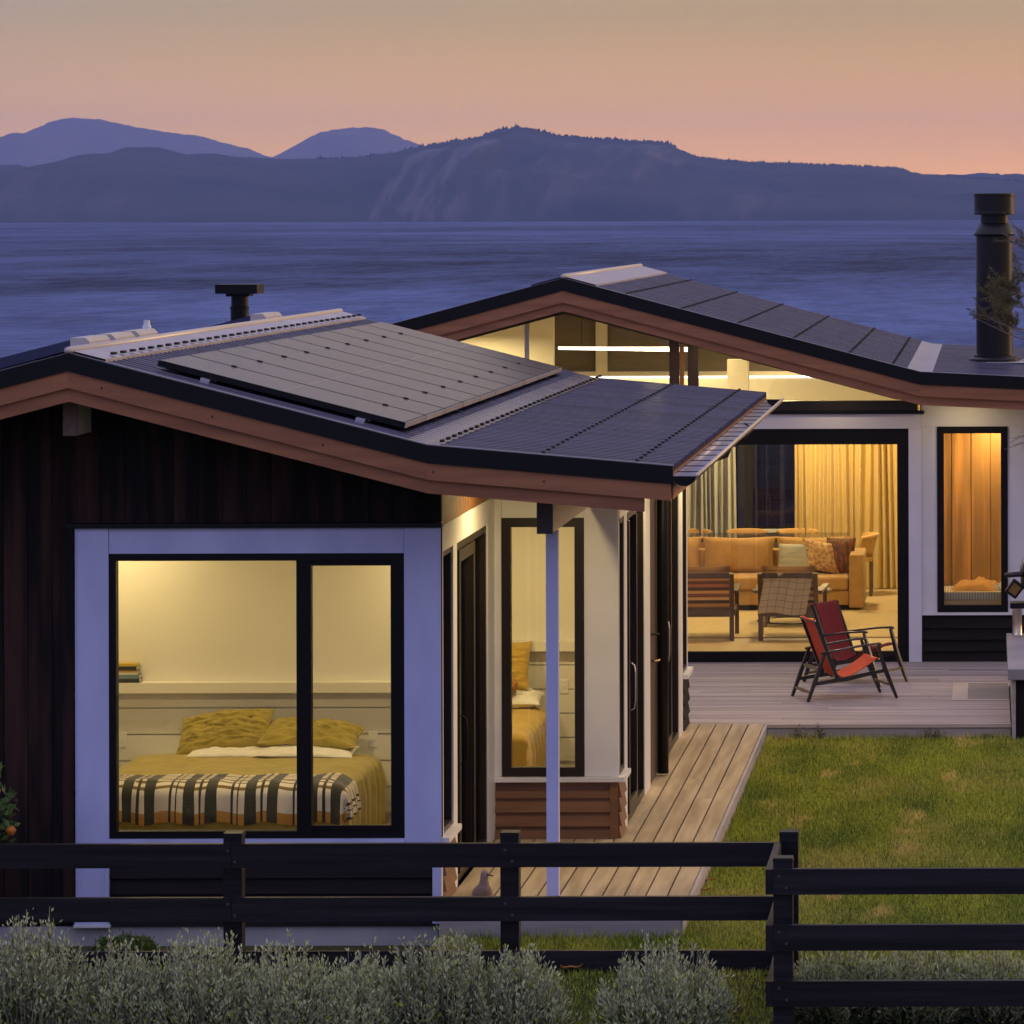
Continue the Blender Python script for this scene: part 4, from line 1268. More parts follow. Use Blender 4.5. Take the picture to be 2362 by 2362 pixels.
def duvet_fn(x0, x1, y0, y1, ztop, drop, rad=0.14, seed=0):
    """draped sheet over a bed: u across the bed incl. hanging sides, v from foot hem to head"""
    W_ = x1 - x0
    def fn(s, t):
        # s: metres across measured from the left hem, t: metres from the foot hem
        def fold(d, edge_len):
            """d distance past the hem: hanging part, rounded corner, flat part -> (horizontal inset, height below top)"""
            if d < edge_len: return 0.0, (edge_len - d) + rad * 0.6
            a = (d - edge_len) / (rad * 1.2)
            if a < 1: 
                th = a * math.pi / 2
                return rad * (1 - math.cos(th)), rad * 0.6 * (1 - math.sin(th))
            return rad + (d - edge_len - rad * 1.2), 0.0
        tot = 2 * drop + W_ + 0.4 * rad
        if s <= tot / 2:
            ix, hz = fold(s, drop); x = x0 + ix
        else:
            ix, hz = fold(tot - s, drop); x = x1 - ix
        iy, hy = fold(t, drop); y = y0 + iy
        h = max(hz, hy)
        z = ztop - h
        flat = 1.0 if h < 0.01 else 0.35
        z += flat * 0.016 * mnoise.noise(Vector((x * 3.1 + seed, y * 2.3, 1))) + flat * 0.006 * mnoise.noise(Vector((x * 9 + seed, y * 7, 5)))
        k = min(1.0, h / 0.2)
        if h > 0.01:
            f = 0.018 * k * math.sin((x if hy >= hz else y) * 26 + 3 * mnoise.noise(Vector((x * 4, y * 4, seed)))) 
            if hy >= hz: y -= f + 0.02 * k
            else: x += (f + 0.02 * k) * (1 if x > (x0 + x1) / 2 else -1)
        return Vector((x, y, z))
    return fn, 2 * drop + W_ + 0.4 * rad

def make_bed(x0, x1, y0, y1, bedlabel, duvetlabel, mat, seed):
    b = thing('bed', bedlabel, 'bed', ((x0 + x1) / 2, (y0 + y1) / 2, 0.02))
    part('bed_base', MB().box(x0 + 0.06, x1 - 0.06, y0 + 0.06, y1, 0.10, 0.32), M('bed_base_fabric', (0.3, 0.24, 0.16), rough=0.9), b)
    part('mattress', MB().box(x0 + 0.05, x1 - 0.05, y0 + 0.05, y1, 0.321, 0.50), white_linen, b)
    for lx in (x0 + 0.1, x1 - 0.16):
        for ly in (y0 + 0.1, y1 - 0.16):
            part('leg', MB().box(lx, lx + 0.06, ly, ly + 0.06, 0.021, 0.10), brown_timber, b)
    fn, tot = duvet_fn(x0, x1, y0, y1, 0.60, 0.42, seed=seed)
    T = (y1 - 0.30) - y0 + 0.42
    m = MB().grid(90, 70, lambda u, v: fn(u * tot, v * T))
    single('duvet', m, mat, duvetlabel, 'duvet', smooth=True)
    return fn, tot

BX0, BX1, BY0, BY1 = -6.42, -4.56, 28.80, 30.80
fnd, tot1 = make_bed(BX0, BX1, BY0, BY1, 'double bed behind the wide front window, under a mustard duvet', 'mustard duvet spread over the bed behind the wide front window', mustard, 0)

# plaid throw over the foot of the bed
def plaid():
    m = bpy.data.materials.new('plaid_wool')
    m.use_nodes = True
    t = m.node_tree
    b = t.nodes['Principled BSDF']
    b.inputs['Roughness'].default_value = 0.95
    b.inputs['Sheen Weight'].default_value = 0.3
    uv = t.nodes.new('ShaderNodeUVMap'); uv.uv_map = 'uv'
    sp = t.nodes.new('ShaderNodeSeparateXYZ')
    t.links.new(uv.outputs[0], sp.inputs[0])
    def fract(v, per):
        d = t.nodes.new('ShaderNodeMath'); d.operation = 'DIVIDE'; d.inputs[1].default_value = per
        t.links.new(v, d.inputs[0])
        f = t.nodes.new('ShaderNodeMath'); f.operation = 'FRACT'
        t.links.new(d.outputs[0], f.inputs[0])
        return f.outputs[0]
    r1 = t.nodes.new('ShaderNodeValToRGB')
    def st(lst, bgc, fg):
        out = [(0.0, bgc)]
        for a, c in lst:
            out += [(a, fg), (c, bgc)]
        return out
    o, z1 = (0, 0, 0), (1, 1, 1)
    ramp(r1, [(0.0, z1), (0.170, o), (0.244, z1), (0.292, o), (0.36, z1), (0.535, o), (0.767, z1), (0.812, o), (0.872, z1), (0.895, o)], 'CONSTANT')
    t.links.new(fract(sp.outputs[0], 0.436), r1.inputs[0])
    # cross stripes near the upper edge and the ochre border at the hem (v in metres from the hem)
    r2 = t.nodes.new('ShaderNodeValToRGB')
    cream = (0.72, 0.67, 0.55); tan = (0.19, 0.12, 0.035); och = (0.50, 0.26, 0.045)
    ramp(r2, [(0.0, och), (0.075, cream), (0.235, tan), (0.262, cream), (0.30, tan), (0.318, cream), (0.345, tan), (0.40, cream), (0.43, tan), (0.448, cream), (0.475, tan), (0.50, cream), (0.53, tan), (0.57, cream), (0.60, tan), (0.625, cream)], 'CONSTANT')
    t.links.new(sp.outputs[1], r2.inputs[0])
    mx = t.nodes.new('ShaderNodeMix'); mx.data_type = 'RGBA'
    t.links.new(r1.outputs[0], mx.inputs[0]); t.links.new(r2.outputs[0], mx.inputs[6]); mx.inputs[7].default_value = (0.030, 0.030, 0.022, 1)
    t.links.new(mx.outputs[2], b.inputs['Base Color'])
    nz = t.nodes.new('ShaderNodeTexNoise'); nz.inputs['Scale'].default_value = 45; nz.inputs['Detail'].default_value = 4
    bp = t.nodes.new('ShaderNodeBump'); bp.inputs['Distance'].default_value = 0.004
    t.links.new(nz.outputs['Fac'], bp.inputs['Height']); t.links.new(bp.outputs[0], b.inputs['Normal'])
    return m
def throw_fn(u, v):
    s = 0.30 + u * (tot1 - 0.30 - 0.26)
    t = 0.235 + v * 0.66 + 0.012 * math.sin(u * 40)
    p = fnd(s, t)
    e = 0.004
    q1 = fnd(s + 0.03, t) - p
    q2 = fnd(s, t + 0.03) - p
    n = q1.cross(q2)
    if n.length > 1e-9: n.normalize()
    if n.z < -0.1: n = -n
    p = p + n * 0.016
    p.y -= 0.012
    return p
m = MB().grid(110, 46, throw_fn, lambda u, v: (u * (tot1 - 0.56), v * 0.66))
th = single('throw_blanket', m, plaid(), 'black and cream plaid throw with ochre hem across the foot of the bed', 'blanket', smooth=True)

def pillow(name, c, w, d, h, ax, ay, m, label, seed, wr=0.02):
    single(name, MB().pillow(c, w, d, h, ax, ay, n=56, wr=wr, seed=seed), m, label, 'pillow', smooth=True)
pillow('pillow', (-5.62, 30.42, 0.625), 0.70, 0.40, 0.075, (1, 0, 0.0), (0, 1, 0.08), white_linen, 'white pillow lying under the taller mustard pillow', 1, 0.01)
pillow('pillow', (-5.09, 30.36, 0.632), 0.74, 0.40, 0.085, (1, 0, -0.02), (0, 1, 0.08), white_linen, 'white pillow lying under the flatter mustard pillow', 2, 0.01)
pillow('pillow', (-5.73, 30.54, 0.745), 0.70, 0.40, 0.19, (1, 0, 0.11), (0.0, 0.66, 0.52), mustard, 'taller crumpled mustard pillow propped at the head of the bed', 3, 0.030)
pillow('pillow', (-5.08, 30.50, 0.725), 0.74, 0.42, 0.17, (1, -0.05, -0.05), (0.03, 0.92, 0.22), mustard, 'flatter crumpled mustard pillow at the head of the bed, by the light switch', 4, 0.030)

# books on the shelf
cols = [(0.03, 0.035, 0.04, 'black book at the bottom of the shelf stack'), (0.16, 0.24, 0.27, 'slate blue book, second from the bottom of the shelf stack'), (0.62, 0.58, 0.48, 'cream book in the middle of the shelf stack'),
        (0.42, 0.24, 0.10, 'tan book above the cream one in the shelf stack'), (0.035, 0.03, 0.025, 'dark patterned book near the top of the shelf stack'), (0.50, 0.36, 0.05, 'yellow book on top of the shelf stack')]
z = 1.1005
for i, (r, g, b_, lab) in enumerate(cols):
    h = (0.030, 0.030, 0.016, 0.014, 0.032, 0.020)[i]
    w = random.uniform(0.20, 0.23)
    x0 = -6.625 - random.uniform(0, 0.02)
    bk_ = thing('book', lab, 'book', (x0 + w / 2, 30.79, z), group='books stacked on the bedroom shelf')
    part('cover', MB().box(x0, x0 + w, 30.745, 30.747, z, z + h).box(x0, x0 + w, 30.747, 30.84, z, z + 0.003).box(x0, x0 + w, 30.747, 30.84, z + h - 0.003, z + h), M('book_cover_%d' % i, (r, g, b_), rough=0.5), bk_)
    part('pages', MB().box(x0 + 0.004, x0 + w - 0.004, 30.7471, 30.836, z + 0.0031, z + h - 0.0031), M('book_pages', (0.70, 0.62, 0.45), rough=0.9), bk_)
    z += h + 0.0005

# second bedroom, seen through the tall porch window
fn2, tot2 = make_bed(-5.35, -3.60, 31.68, 33.68, 'bed in the second room, glimpsed through the tall porch window', 'ochre duvet on the bed glimpsed through the tall porch window', ochre, 4)
pillow('pillow', (-4.05, 33.38, 0.66), 0.78, 0.44, 0.16, (1, 0, 0), (0, 1, 0.1), white_linen, 'white pillow glimpsed through the tall porch window', 5, 0.015)
pillow('pillow', (-4.13, 33.50, 0.90), 0.72, 0.44, 0.20, (1, 0, 0.06), (0, 0.5, 0.75), ochre, 'ochre pillow propped up behind the tall porch window', 6, 0.02)
mb = MB()
mb.lathe(0, 0, [(0.001, -0.075), (0.05, -0.062), (0.085, -0.02), (0.085, 0.02), (0.05, 0.062), (0.001, 0.075)], 20)
mb.v = [(x - 3.93 + 0.008 * mnoise.noise(Vector((x * 30, y * 30, z * 30))), y + 33.22, z + 0.79) for x, y, z in mb.v]
single('round_cushion', mb, fabric('rust_fur', (0.50, 0.22, 0.035), (0.40, 0.16, 0.025), bump=0.01, bs=(60, 60, 60)), 'small round rust cushion against the pillow behind the porch window', 'cushion', smooth=True)

# ceiling lamps of the wing
CE = 2.499
for x, y, e, lab in ((-6.55, 30.30, 12, 'ceiling downlight washing the head wall at the book end'), (-4.0, 30.30, 12, 'ceiling downlight washing the head wall at the porch end'),
                     (-5.3, 28.5, 22, 'ceiling downlight over the foot of the bed behind the wide window'),
                     (-4.6, 32.3, 17, 'ceiling downlight in the second bedroom over the bed'), (-3.4, 32.3, 18, 'ceiling downlight in the second bedroom near the side wall'),
                     (-3.6, 35.4, 26, 'ceiling downlight in the rear room near the side wall')):
    downlight(x, y, CE, lab, e, size=0.16, group='ceiling downlights of the bedroom wing')
# porch and eave downlights
for x, y, e, lab in ((-3.15, 28.7, 24, 'porch soffit downlight in front of the tall window'), (-2.42, 32.0, 17, 'eave downlight over the walkway by the first sliding door'),
                     (-2.42, 34.2, 17, 'eave downlight over the walkway by the entry door'), (-2.42, 36.4, 18, 'eave downlight over the walkway at the terrace end')):
    downlight(x, y, fA(x) - 0.201, lab, e, size=0.10, group='downlights in the eaves of the bedroom wing')

for x, e, lab in ((-0.25, 2.2, 'eave downlight over the narrow cedar window'), (-1.6, 2.4, 'eave downlight over the sliding glass door, nearer the shaded red chair'), (-2.9, 2.4, 'eave downlight over the sliding glass door, nearer the wing')):
    downlight(x, 41.72, fB(x) - 0.201, lab, e, size=0.10, group='downlights in the eave of the living wing')

# ================================================================== living room contents
CEb = 2.40
def ceiling_lamp(x, y, z, e, lab):
    downlight(x, y, z, lab, e, size=0.5, group='living room ceiling lamps')
for x, y, e, lab in ((-2.2, 44.2, 80, 'living room lamp just inside the sliding door'), (-3.6, 46.2, 85, 'living room lamp over the sofa'), (-2.0, 48.9, 130, 'living room lamp over the dining table'), (-5.6, 43.4, 60, 'living room lamp lighting the pale partition')):
    ceiling_lamp(x, y, fB(x) - 0.291, e, lab)
downlight(0.1, 42.75, 2.519, 'lamp over the cedar nook behind the narrow window', 18, size=0.25)

tan_wool = fabric('tan_sofa_wool', (0.34, 0.185, 0.062), (0.41, 0.225, 0.080), bump=0.003, bs=(40, 40, 40))
piping = fabric('sofa_piping', (0.55, 0.33, 0.12), (0.60, 0.36, 0.14))
FL = 0.031
sofa = thing('sofa', 'long tan sofa with loose back cushions facing the glass door', 'sofa', (-2.9, 47.8, FL))
bevel(part('base', MB().box(-4.3, -1.63, 47.35, 48.3, FL + 0.06, 0.26), tan_wool, sofa), 0.015)
part('plinth', MB().box(-4.25, -1.65, 47.40, 48.25, FL, FL + 0.06), screw_dark, sofa)
bevel(part('back', MB().box(-4.3, -1.63, 48.10, 48.32, 0.26, 0.68), tan_wool, sofa), 0.02)
for a, b in ((-1.63, -1.46), (-4.47, -4.3)):
    bevel(part('arm', MB().box(a + 0.001, b, 47.30, 48.32, FL + 0.03, 0.68), tan_wool, sofa), 0.02)
for a, b in ((-2.51, -1.64), (-3.38, -2.52), (-4.28, -3.39)):
    p = part('seat_cushion', MB().box(a, b, 47.32, 48.08, 0.262, 0.42), tan_wool, sofa)
    bevel(p, 0.035, 3)
    part('back_cushion', MB().pillow(((a + b) / 2, 48.02, 0.615), b - a + 0.02, 0.46, 0.20, (1, 0, 0), (0, 0.22, 1), n=16, pinch=1.0), tan_wool, sofa, smooth=True)
    hw_ = (b - a) / 2
    part('piping', MB().tube([((a + b) / 2 + hw_ * u, 48.06, 0.838 - 0.018 * (1 - u * u) * 1.6 - 0.02 * abs(u) ** 6) for u in np.linspace(-1, 1, 11)], 0.011, 6), piping, sofa, smooth=True)
def cushion(c, w, h, t, ay, m, lab, ax=(1, 0, 0), seed=0):
    single('cushion', MB().pillow(c, w, h, t, ax, ay, n=14, wr=0.008, seed=seed), m, lab, 'cushion', smooth=True)
cushion((-2.27, 47.80, 0.60), 0.42, 0.36, 0.13, (0.05, 0.35, 1), fabric('teal_stripe', (0.22, 0.24, 0.24), (0.42, 0.38, 0.28), scale=(2, 2, 22)), 'grey and cream striped cushion on the sofa, left of the patterned one', seed=1)
cushion((-1.98, 47.82, 0.62), 0.42, 0.38, 0.13, (-0.1, 0.35, 1), fabric('floral_tan', (0.55, 0.36, 0.16), (0.24, 0.10, 0.04), scale=(26, 26, 26)), 'tan floral cushion in the middle of the sofa cushions', ax=(1, 0.1, -0.2), seed=2)
cushion((-1.75, 47.86, 0.63), 0.36, 0.42, 0.14, (0.05, 0.3, 1), fabric('kilim_brown', (0.035, 0.02, 0.014), (0.20, 0.055, 0.02), scale=(30, 30, 16)), 'dark brown kilim cushion against the sofa arm', ax=(1, -0.25, 0), seed=3)

# armchairs with slatted striped backs, seen from behind
stripes = [(0.42, 0.20, 0.055), (0.05, 0.03, 0.02), (0.50, 0.30, 0.11), (0.16, 0.06, 0.03), (0.48, 0.25, 0.07), (0.06, 0.03, 0.02), (0.30, 0.10, 0.035), (0.12, 0.05, 0.03), (0.45, 0.22, 0.06)]
arm_wood = M('armchair_wood', (0.085, 0.050, 0.032), (0.11, 0.065, 0.04), scale=(10, 10, 2), rough=0.45)
def armchair(loc, rz, label):
    t = thing('armchair', label, 'armchair', loc, rz, group='wooden armchairs with striped backs')
    w = 0.33
    for sx in (-1, 1):
        part('leg', MB().bar((sx * (w - 0.03), 0.03, 0), (sx * (w - 0.03), 0.02, 0.42), 0.05, 0.05), arm_wood, t)
        part('leg', MB().bar((sx * (w + 0.02), 0.66, 0), (sx * (w + 0.02), 0.64, 0.52), 0.045, 0.05), arm_wood, t)
        part('back_post', MB().bar((sx * (w - 0.03), 0.03, 0.421), (sx * (w - 0.03), -0.10, 0.74), 0.05, 0.045), arm_wood, t)
        part('armrest', MB().bar((sx * (w + 0.0), 0.0, 0.53), (sx * (w + 0.03), 0.70, 0.545), 0.07, 0.028), arm_wood, t)
        part('side_rail', MB().bar((sx * (w - 0.01), 0.05, 0.30), (sx * (w + 0.01), 0.64, 0.32), 0.03, 0.06), arm_wood, t)
    part('rear_rail', MB().box(-w + 0.056, w - 0.056, 0.0, 0.04, 0.26, 0.345), arm_wood, t)
    part('top_rail', MB().bar((-w + 0.056, -0.093, 0.715), (w - 0.056, -0.093, 0.715), 0.04, 0.06), arm_wood, t)
    part('seat_cushion', MB().box(-w + 0.06, w - 0.06, 0.05, 0.66, 0.347, 0.44), tan_wool, t)
    bc = part('back_cushion', MB().pillow((0, 0.10, 0.60), 0.58, 0.44, 0.14, (1, 0, 0), (0, -0.35, 1), n=12), fabric('striped_fabric', (0.40, 0.20, 0.06), (0.10, 0.04, 0.02), scale=(0.5, 0.5, 26)), t, smooth=True)
    for i, c in enumerate(stripes):
        z = 0.37 + i * 0.036
        y = 0.035 - (z - 0.40) * 0.38
        part('back_slat', MB().box(-w + 0.057, w - 0.057, y - 0.012, y + 0.004, z, z + 0.030), M('stripe_%d' % i, tuple(min(1, 1.5 * q) for q in c), rough=0.8), t)
    return t
armchair((-2.17, 43.95, FL), R(-2), 'wooden armchair with slatted striped back, behind the red sling chairs')
armchair((-3.08, 43.95, FL), R(3), 'wooden armchair with striped back, next to the wing corner')

def drape(u, v):
    x = -2.42 + u * 0.52 + 0.10 * v - 0.02
    if v < 0.22:
        k = v / 0.22
        return (x, 44.02 - 0.10 * k, 0.66 + 0.10 * k + 0.012 * math.sin(u * 9))
    k = (v - 0.22) / 0.78
    return (x - 0.16 * k, 43.845 + 0.055 * k + 0.010 * math.sin(u * 14 + k * 2), 0.765 - 0.44 * k + 0.015 * math.sin(u * 6))
def check_cloth():
    m = bpy.data.materials.new('pale_check_cloth')
    m.use_nodes = True
    t = m.node_tree
    b = t.nodes['Principled BSDF']; b.inputs['Roughness'].default_value = 0.95
    uv = t.nodes.new('ShaderNodeUVMap'); uv.uv_map = 'uv'
    br = t.nodes.new('ShaderNodeTexBrick')
    br.offset = 0.0
    br.inputs['Color1'].default_value = (0.50, 0.42, 0.31, 1); br.inputs['Color2'].default_value = (0.50, 0.42, 0.31, 1); br.inputs['Mortar'].default_value = (0.24, 0.18, 0.12, 1)
    br.inputs['Scale'].default_value = 1.0; br.inputs['Brick Width'].default_value = 0.09; br.inputs['Row Height'].default_value = 0.07; br.inputs['Mortar Size'].default_value = 0.003
    t.links.new(uv.outputs[0], br.inputs['Vector']); t.links.new(br.outputs['Color'], b.inputs['Base Color'])
    return m
dr = single('checked_blanket', MB().grid(26, 30, drape, lambda u, v: (u * 0.52, v * 0.56)), check_cloth(), 'pale checked blanket hung over the back of the armchair behind the sling chairs', 'blanket', smooth=True)  # added sheet, stands in for a plaid reflection in the door glass

# round coffee table
ct = thing('coffee_table', 'round wooden coffee table between armchairs and sofa', 'table', (-2.21, 45.6, FL))
tp = part('table_top', MB().lathe(-2.21, 45.6, [(0.43, 0.405), (0.45, 0.415), (0.45, 0.435), (0.44, 0.44)], 32), arm_wood, ct)
for k in range(4):
    a = R(45 + 90 * k)
    part('leg', MB().bar((-2.21 + 0.40 * math.cos(a), 45.6 + 0.40 * math.sin(a), FL), (-2.21 + 0.36 * math.cos(a), 45.6 + 0.36 * math.sin(a), 0.404), 0.035, 0.035), arm_wood, ct)
part('stretcher_ring', MB().tube([(-2.21 + 0.39 * math.cos(a), 45.6 + 0.39 * math.sin(a), 0.09) for a in np.linspace(0, 2 * math.pi, 25)], 0.009, 5), black_metal, ct)

# rug
single('rug', MB().box(-4.6, -1.0, 44.25, 47.25, FL, FL + 0.012), M('wool_rug', (0.44, 0.33, 0.17), (0.50, 0.38, 0.21), scale=(14, 30, 14), rough=0.95), 'plain sandy rug under the armchairs and coffee table', 'rug')
# dining table and woven chairs
dt = thing('dining_table', 'long dark dining table behind the sofa', 'table', (-3.1, 49.35, FL))
part('table_top', MB().box(-4.6, -1.72, 48.98, 49.82, 0.70, 0.745), M('dark_table', (0.055, 0.04, 0.032), rough=0.16, spec=0.7), dt)
for lx in (-4.5, -1.85):
    for ly in (49.05, 49.70):
        part('leg', MB().box(lx, lx + 0.06, ly, ly + 0.06, FL, 0.70), arm_wood, dt)
wicker = M('woven_rattan', (0.50, 0.28, 0.09), (0.36, 0.18, 0.05), scale=(50, 50, 70), rough=0.7, bump=0.006, bscale=(70, 70, 70))
def wicker_chair(loc, rz, label, arms=False):
    t = thing('woven_chair', label, 'chair', loc, rz, group='woven chairs at the dining table')
    for sx in (-1, 1):
        for y, h in ((0.0, 0.42), (0.42, 0.42)):
            part('leg', MB().bar((sx * 0.20, y, 0), (sx * 0.19, y, h), 0.035, 0.035), arm_wood, t)
    part('seat', MB().box(-0.235, 0.235, -0.02, 0.46, 0.421, 0.47), wicker, t)
    def back(u, v):
        a = (u - 0.5) * 2.0
        wrap = 0.24 if arms else 0.10
        return (0.245 * math.sin(a * 1.35) / math.sin(1.35), -0.02 + wrap * (1 - math.cos(a * 1.35)) - 0.06 * v, 0.471 + v * 0.255 * (1 - 0.10 * abs(a) ** 3))
    bp_ = part('backrest', MB().grid(14, 6, back), wicker, t, smooth=True)
    s_ = bp_.modifiers.new('thick', 'SOLIDIFY'); s_.thickness = 0.03
    part('rim', MB().tube([back(u, 1.0) for u in np.linspace(0, 1, 15)], 0.022, 8), piping, t, smooth=True)
    return t
for i, x in enumerate((-3.74, -3.08, -2.47)):
    wicker_chair((x - 0.0, 48.62, FL), 0, ('woven dining chair near side of the table, farthest from the curtain', 'woven dining chair near side of the table, middle one', 'woven dining chair near side of the table, closest to the curtain')[i])
for i, x in enumerate((-3.66, -2.98, -2.35)):
    wicker_chair((x, 50.02, FL), math.pi, ('woven dining chair far side of the table, farthest from the curtain', 'woven dining chair far side of the table, middle one', 'woven dining chair far side of the table, closest to the curtain')[i])
wicker_chair((-1.43, 49.32, FL), R(90), 'woven tub chair at the curtain end of the dining table', arms=True)

# curtain
def curt(x0, x1, y):
    def fn(u, v):
        x = x0 + (x1 - x0) * u
        fold = 0.055 * math.sin(u * 2 * math.pi * 17 + 2.2 * mnoise.noise(Vector((u * 7, v * 0.5, 0)))) + 0.03 * math.sin(u * 2 * math.pi * 7.3)
        return (x + 0.012 * math.sin(v * 3 + u * 20), y + fold * (0.65 + 0.35 * (1 - v)), 0.04 + 2.55 * v)
    return fn
single('curtain', MB().grid(340, 10, curt(-2.40, -0.80, 50.08)), M('golden_curtain', (0.60, 0.42, 0.14), (0.66, 0.47, 0.17), scale=(30, 30, 1), rough=0.85, sheen=0.3), 'golden floor-length pleated curtain at the rear living room window', 'curtain', smooth=True)
single('sheer_curtain', MB().grid(120, 8, curt(-4.3, -3.12, 50.10)), M('pale_curtain', (0.46, 0.46, 0.45), (0.52, 0.52, 0.50), scale=(30, 30, 1), rough=0.85), 'pale curtain beside the rear window, by the wing corner', 'curtain', smooth=True)

# linear pendant lamp in the gable
pn = thing('pendant_lamp', 'slim glowing double-tube pendant lamp in the gable window', 'pendant lamp', (-4.1, 46.0, 3.10))
part('tube', MB().bar((-4.86, 46.0, 3.135), (-3.3, 46.0, 3.125), 0.028, 0.022), led_glow, pn)
part('tube', MB().bar((-4.86, 46.0, 3.125), (-3.3, 46.3, 3.085), 0.028, 0.022), led_glow, pn)
for x in (-4.6, -3.6):
    part('cable', MB().bar((x, 46.05, 3.13), (x, 46.05, fB(x) - 0.285), 0.006), screw_dark, pn)
part('cross_arm', MB().bar((-4.6, 46.0, 3.142), (-4.6, 46.06, 3.142), 0.012).bar((-3.6, 46.0, 3.142), (-3.6, 46.26, 3.142), 0.012), black_metal, pn)

# things on the bench in the nook
def heap(cx, cy, z0, w, d, h, seed):
    def fn(u, v):
        a, b = 2 * u - 1, 2 * v - 1
        e = max(0.0, 1 - abs(a) ** 2.2) * max(0.0, 1 - abs(b) ** 2.2)
        n = mnoise.noise(Vector((a * 3 + seed, b * 3, seed))) + 0.5 * mnoise.noise(Vector((a * 8 + seed, b * 8, seed)))
        return (cx + a * w / 2 + 0.02 * n, cy + b * d / 2, z0 + h * e ** 0.5 * (0.75 + 0.5 * n))
    return MB().grid(22, 18, fn)
single('seat_pad', MB().box(-0.58, 0.60, 42.34, 43.06, 0.622, 0.70), M('ticking_stripe', (0.74, 0.68, 0.55), (0.45, 0.38, 0.26), scale=(1, 1, 1), rough=0.9, wave=('X', 11, 0.0), lo=0.45, hi=0.55), 'cream ticking-striped pad on the bench in the nook', 'seat pad')
single('folded_clothes', heap(-0.14, 42.62, 0.701, 0.50, 0.40, 0.13, 1), fabric('orange_cloth', (0.62, 0.27, 0.05), (0.70, 0.34, 0.08)), 'crumpled orange cloth on the bench behind the narrow window', 'cloth', smooth=True)
single('patterned_scarf', heap(0.10, 42.60, 0.701, 0.18, 0.34, 0.08, 6), fabric('scarf_cloth', (0.10, 0.11, 0.10), (0.62, 0.58, 0.48), scale=(30, 30, 30)), 'dark and cream patterned scarf beside the orange cloth', 'scarf', smooth=True)

# ================================================================== red sling chairs on the terrace
chair_wood = M('ebonised_wood', (0.014, 0.010, 0.009), (0.024, 0.017, 0.014), scale=(20, 20, 20), rough=0.28, spec=0.6)
pale_rung = M('worn_rung', (0.20, 0.15, 0.06), (0.26, 0.19, 0.08), scale=(10, 10, 10), rough=0.5)
def sling_chair(loc, rz, canvas, label):
    t = thing('sling_chair', label, 'chair', loc, rz, group='red sling chairs on the terrace')
    Wd = 0.50
    for v, s in ((0.0, 1), (Wd, -1)):
        part('leg', MB().bar((0, v, 0), (0.075, v, 0.20), 0.024, 0.030, up=(0, 1, 0), w2=0.034, h2=0.036).bar((0.075, v, 0.20), (0.170, v, 0.455), 0.034, 0.036, up=(0, 1, 0), w2=0.028, h2=0.028), chair_wood, t)
        part('leg', MB().bar((0.89, v, 0), (0.775, v, 0.27), 0.022, 0.028, up=(0, 1, 0), w2=0.040, h2=0.036).bar((0.775, v, 0.27), (0.700, v, 0.515), 0.040, 0.036, up=(0, 1, 0), w2=0.024, h2=0.026), chair_wood, t)
        part('back_post', MB().bar((0.305, v + 0.03 * s, 0.195), (0.083, v + 0.03 * s, 0.765), 0.036, 0.026, up=(0, 1, 0), w2=0.026, h2=0.022), chair_wood, t)
        part('armrest', MB().tube([(0.13, v, 0.452), (0.30, v, 0.478), (0.55, v, 0.515), (0.715, v, 0.528), (0.735, v, 0.518)], [(0.016, 0.012), (0.020, 0.011), (0.026, 0.011), (0.022, 0.011), (0.014, 0.010)], 8), chair_wood, t, smooth=True)
        part('side_rail', MB().bar((0.06, v, 0.165), (0.40, v, 0.205), 0.030, 0.024, up=(0, 1, 0), w2=0.042, h2=0.026).bar((0.40, v, 0.205), (0.79, v, 0.275), 0.042, 0.026, up=(0, 1, 0), w2=0.028, h2=0.022), chair_wood, t)
    part('rung', MB().bar((0.03, 0.012, 0.085), (0.03, Wd / 2, 0.085), 0.016, 0.020, w2=0.022, h2=0.034).bar((0.03, Wd / 2, 0.085), (0.03, Wd - 0.012, 0.085), 0.022, 0.034, w2=0.016, h2=0.020), pale_rung, t)
    part('rung', MB().bar((0.115, 0.012, 0.30), (0.115, Wd / 2, 0.30), 0.016, 0.020, w2=0.022, h2=0.034).bar((0.115, Wd / 2, 0.30), (0.115, Wd - 0.012, 0.30), 0.022, 0.034, w2=0.016, h2=0.020), pale_rung, t)
    part('rung', MB().bar((0.83, 0.012, 0.13), (0.83, Wd - 0.012, 0.13), 0.018, 0.024), pale_rung, t)
    part('top_rung', MB().tube([(0.085, 0.0, 0.752), (0.085, Wd, 0.752)], 0.013, 8), chair_wood, t)
    part('seat_rung', MB().tube([(0.725, 0.0, 0.365), (0.725, Wd, 0.365)], 0.014, 8), chair_wood, t)
    path = [(0.070, 0.757), (0.085, 0.772), (0.105, 0.752), (0.15, 0.62), (0.20, 0.48), (0.25, 0.34), (0.30, 0.245), (0.36, 0.212), (0.45, 0.225), (0.55, 0.275), (0.65, 0.335), (0.715, 0.380), (0.738, 0.378), (0.742, 0.355)]
    pu = [p[0] for p in path]; pz = [p[1] for p in path]
    def sl_(u, v):
        k = v * (len(path) - 1)
        i = min(int(k), len(path) - 2)
        f = k - i
        x = pu[i] * (1 - f) + pu[i + 1] * f
        z = pz[i] * (1 - f) + pz[i + 1] * f
        sag = 0.020 * math.sin(math.pi * u) * math.sin(math.pi * min(1, v * 1.02))
        return (x + (sag * -0.5 if v < 0.5 else 0), 0.052 + u * (Wd - 0.104), z - sag + 0.004 * mnoise.noise(Vector((u * 3, v * 9, loc[0]))))
    c = part('sling', MB().grid(10, 52, sl_), canvas, t, smooth=True)
    sm_ = c.modifiers.new('thick', 'SOLIDIFY'); sm_.thickness = 0.005
    return t
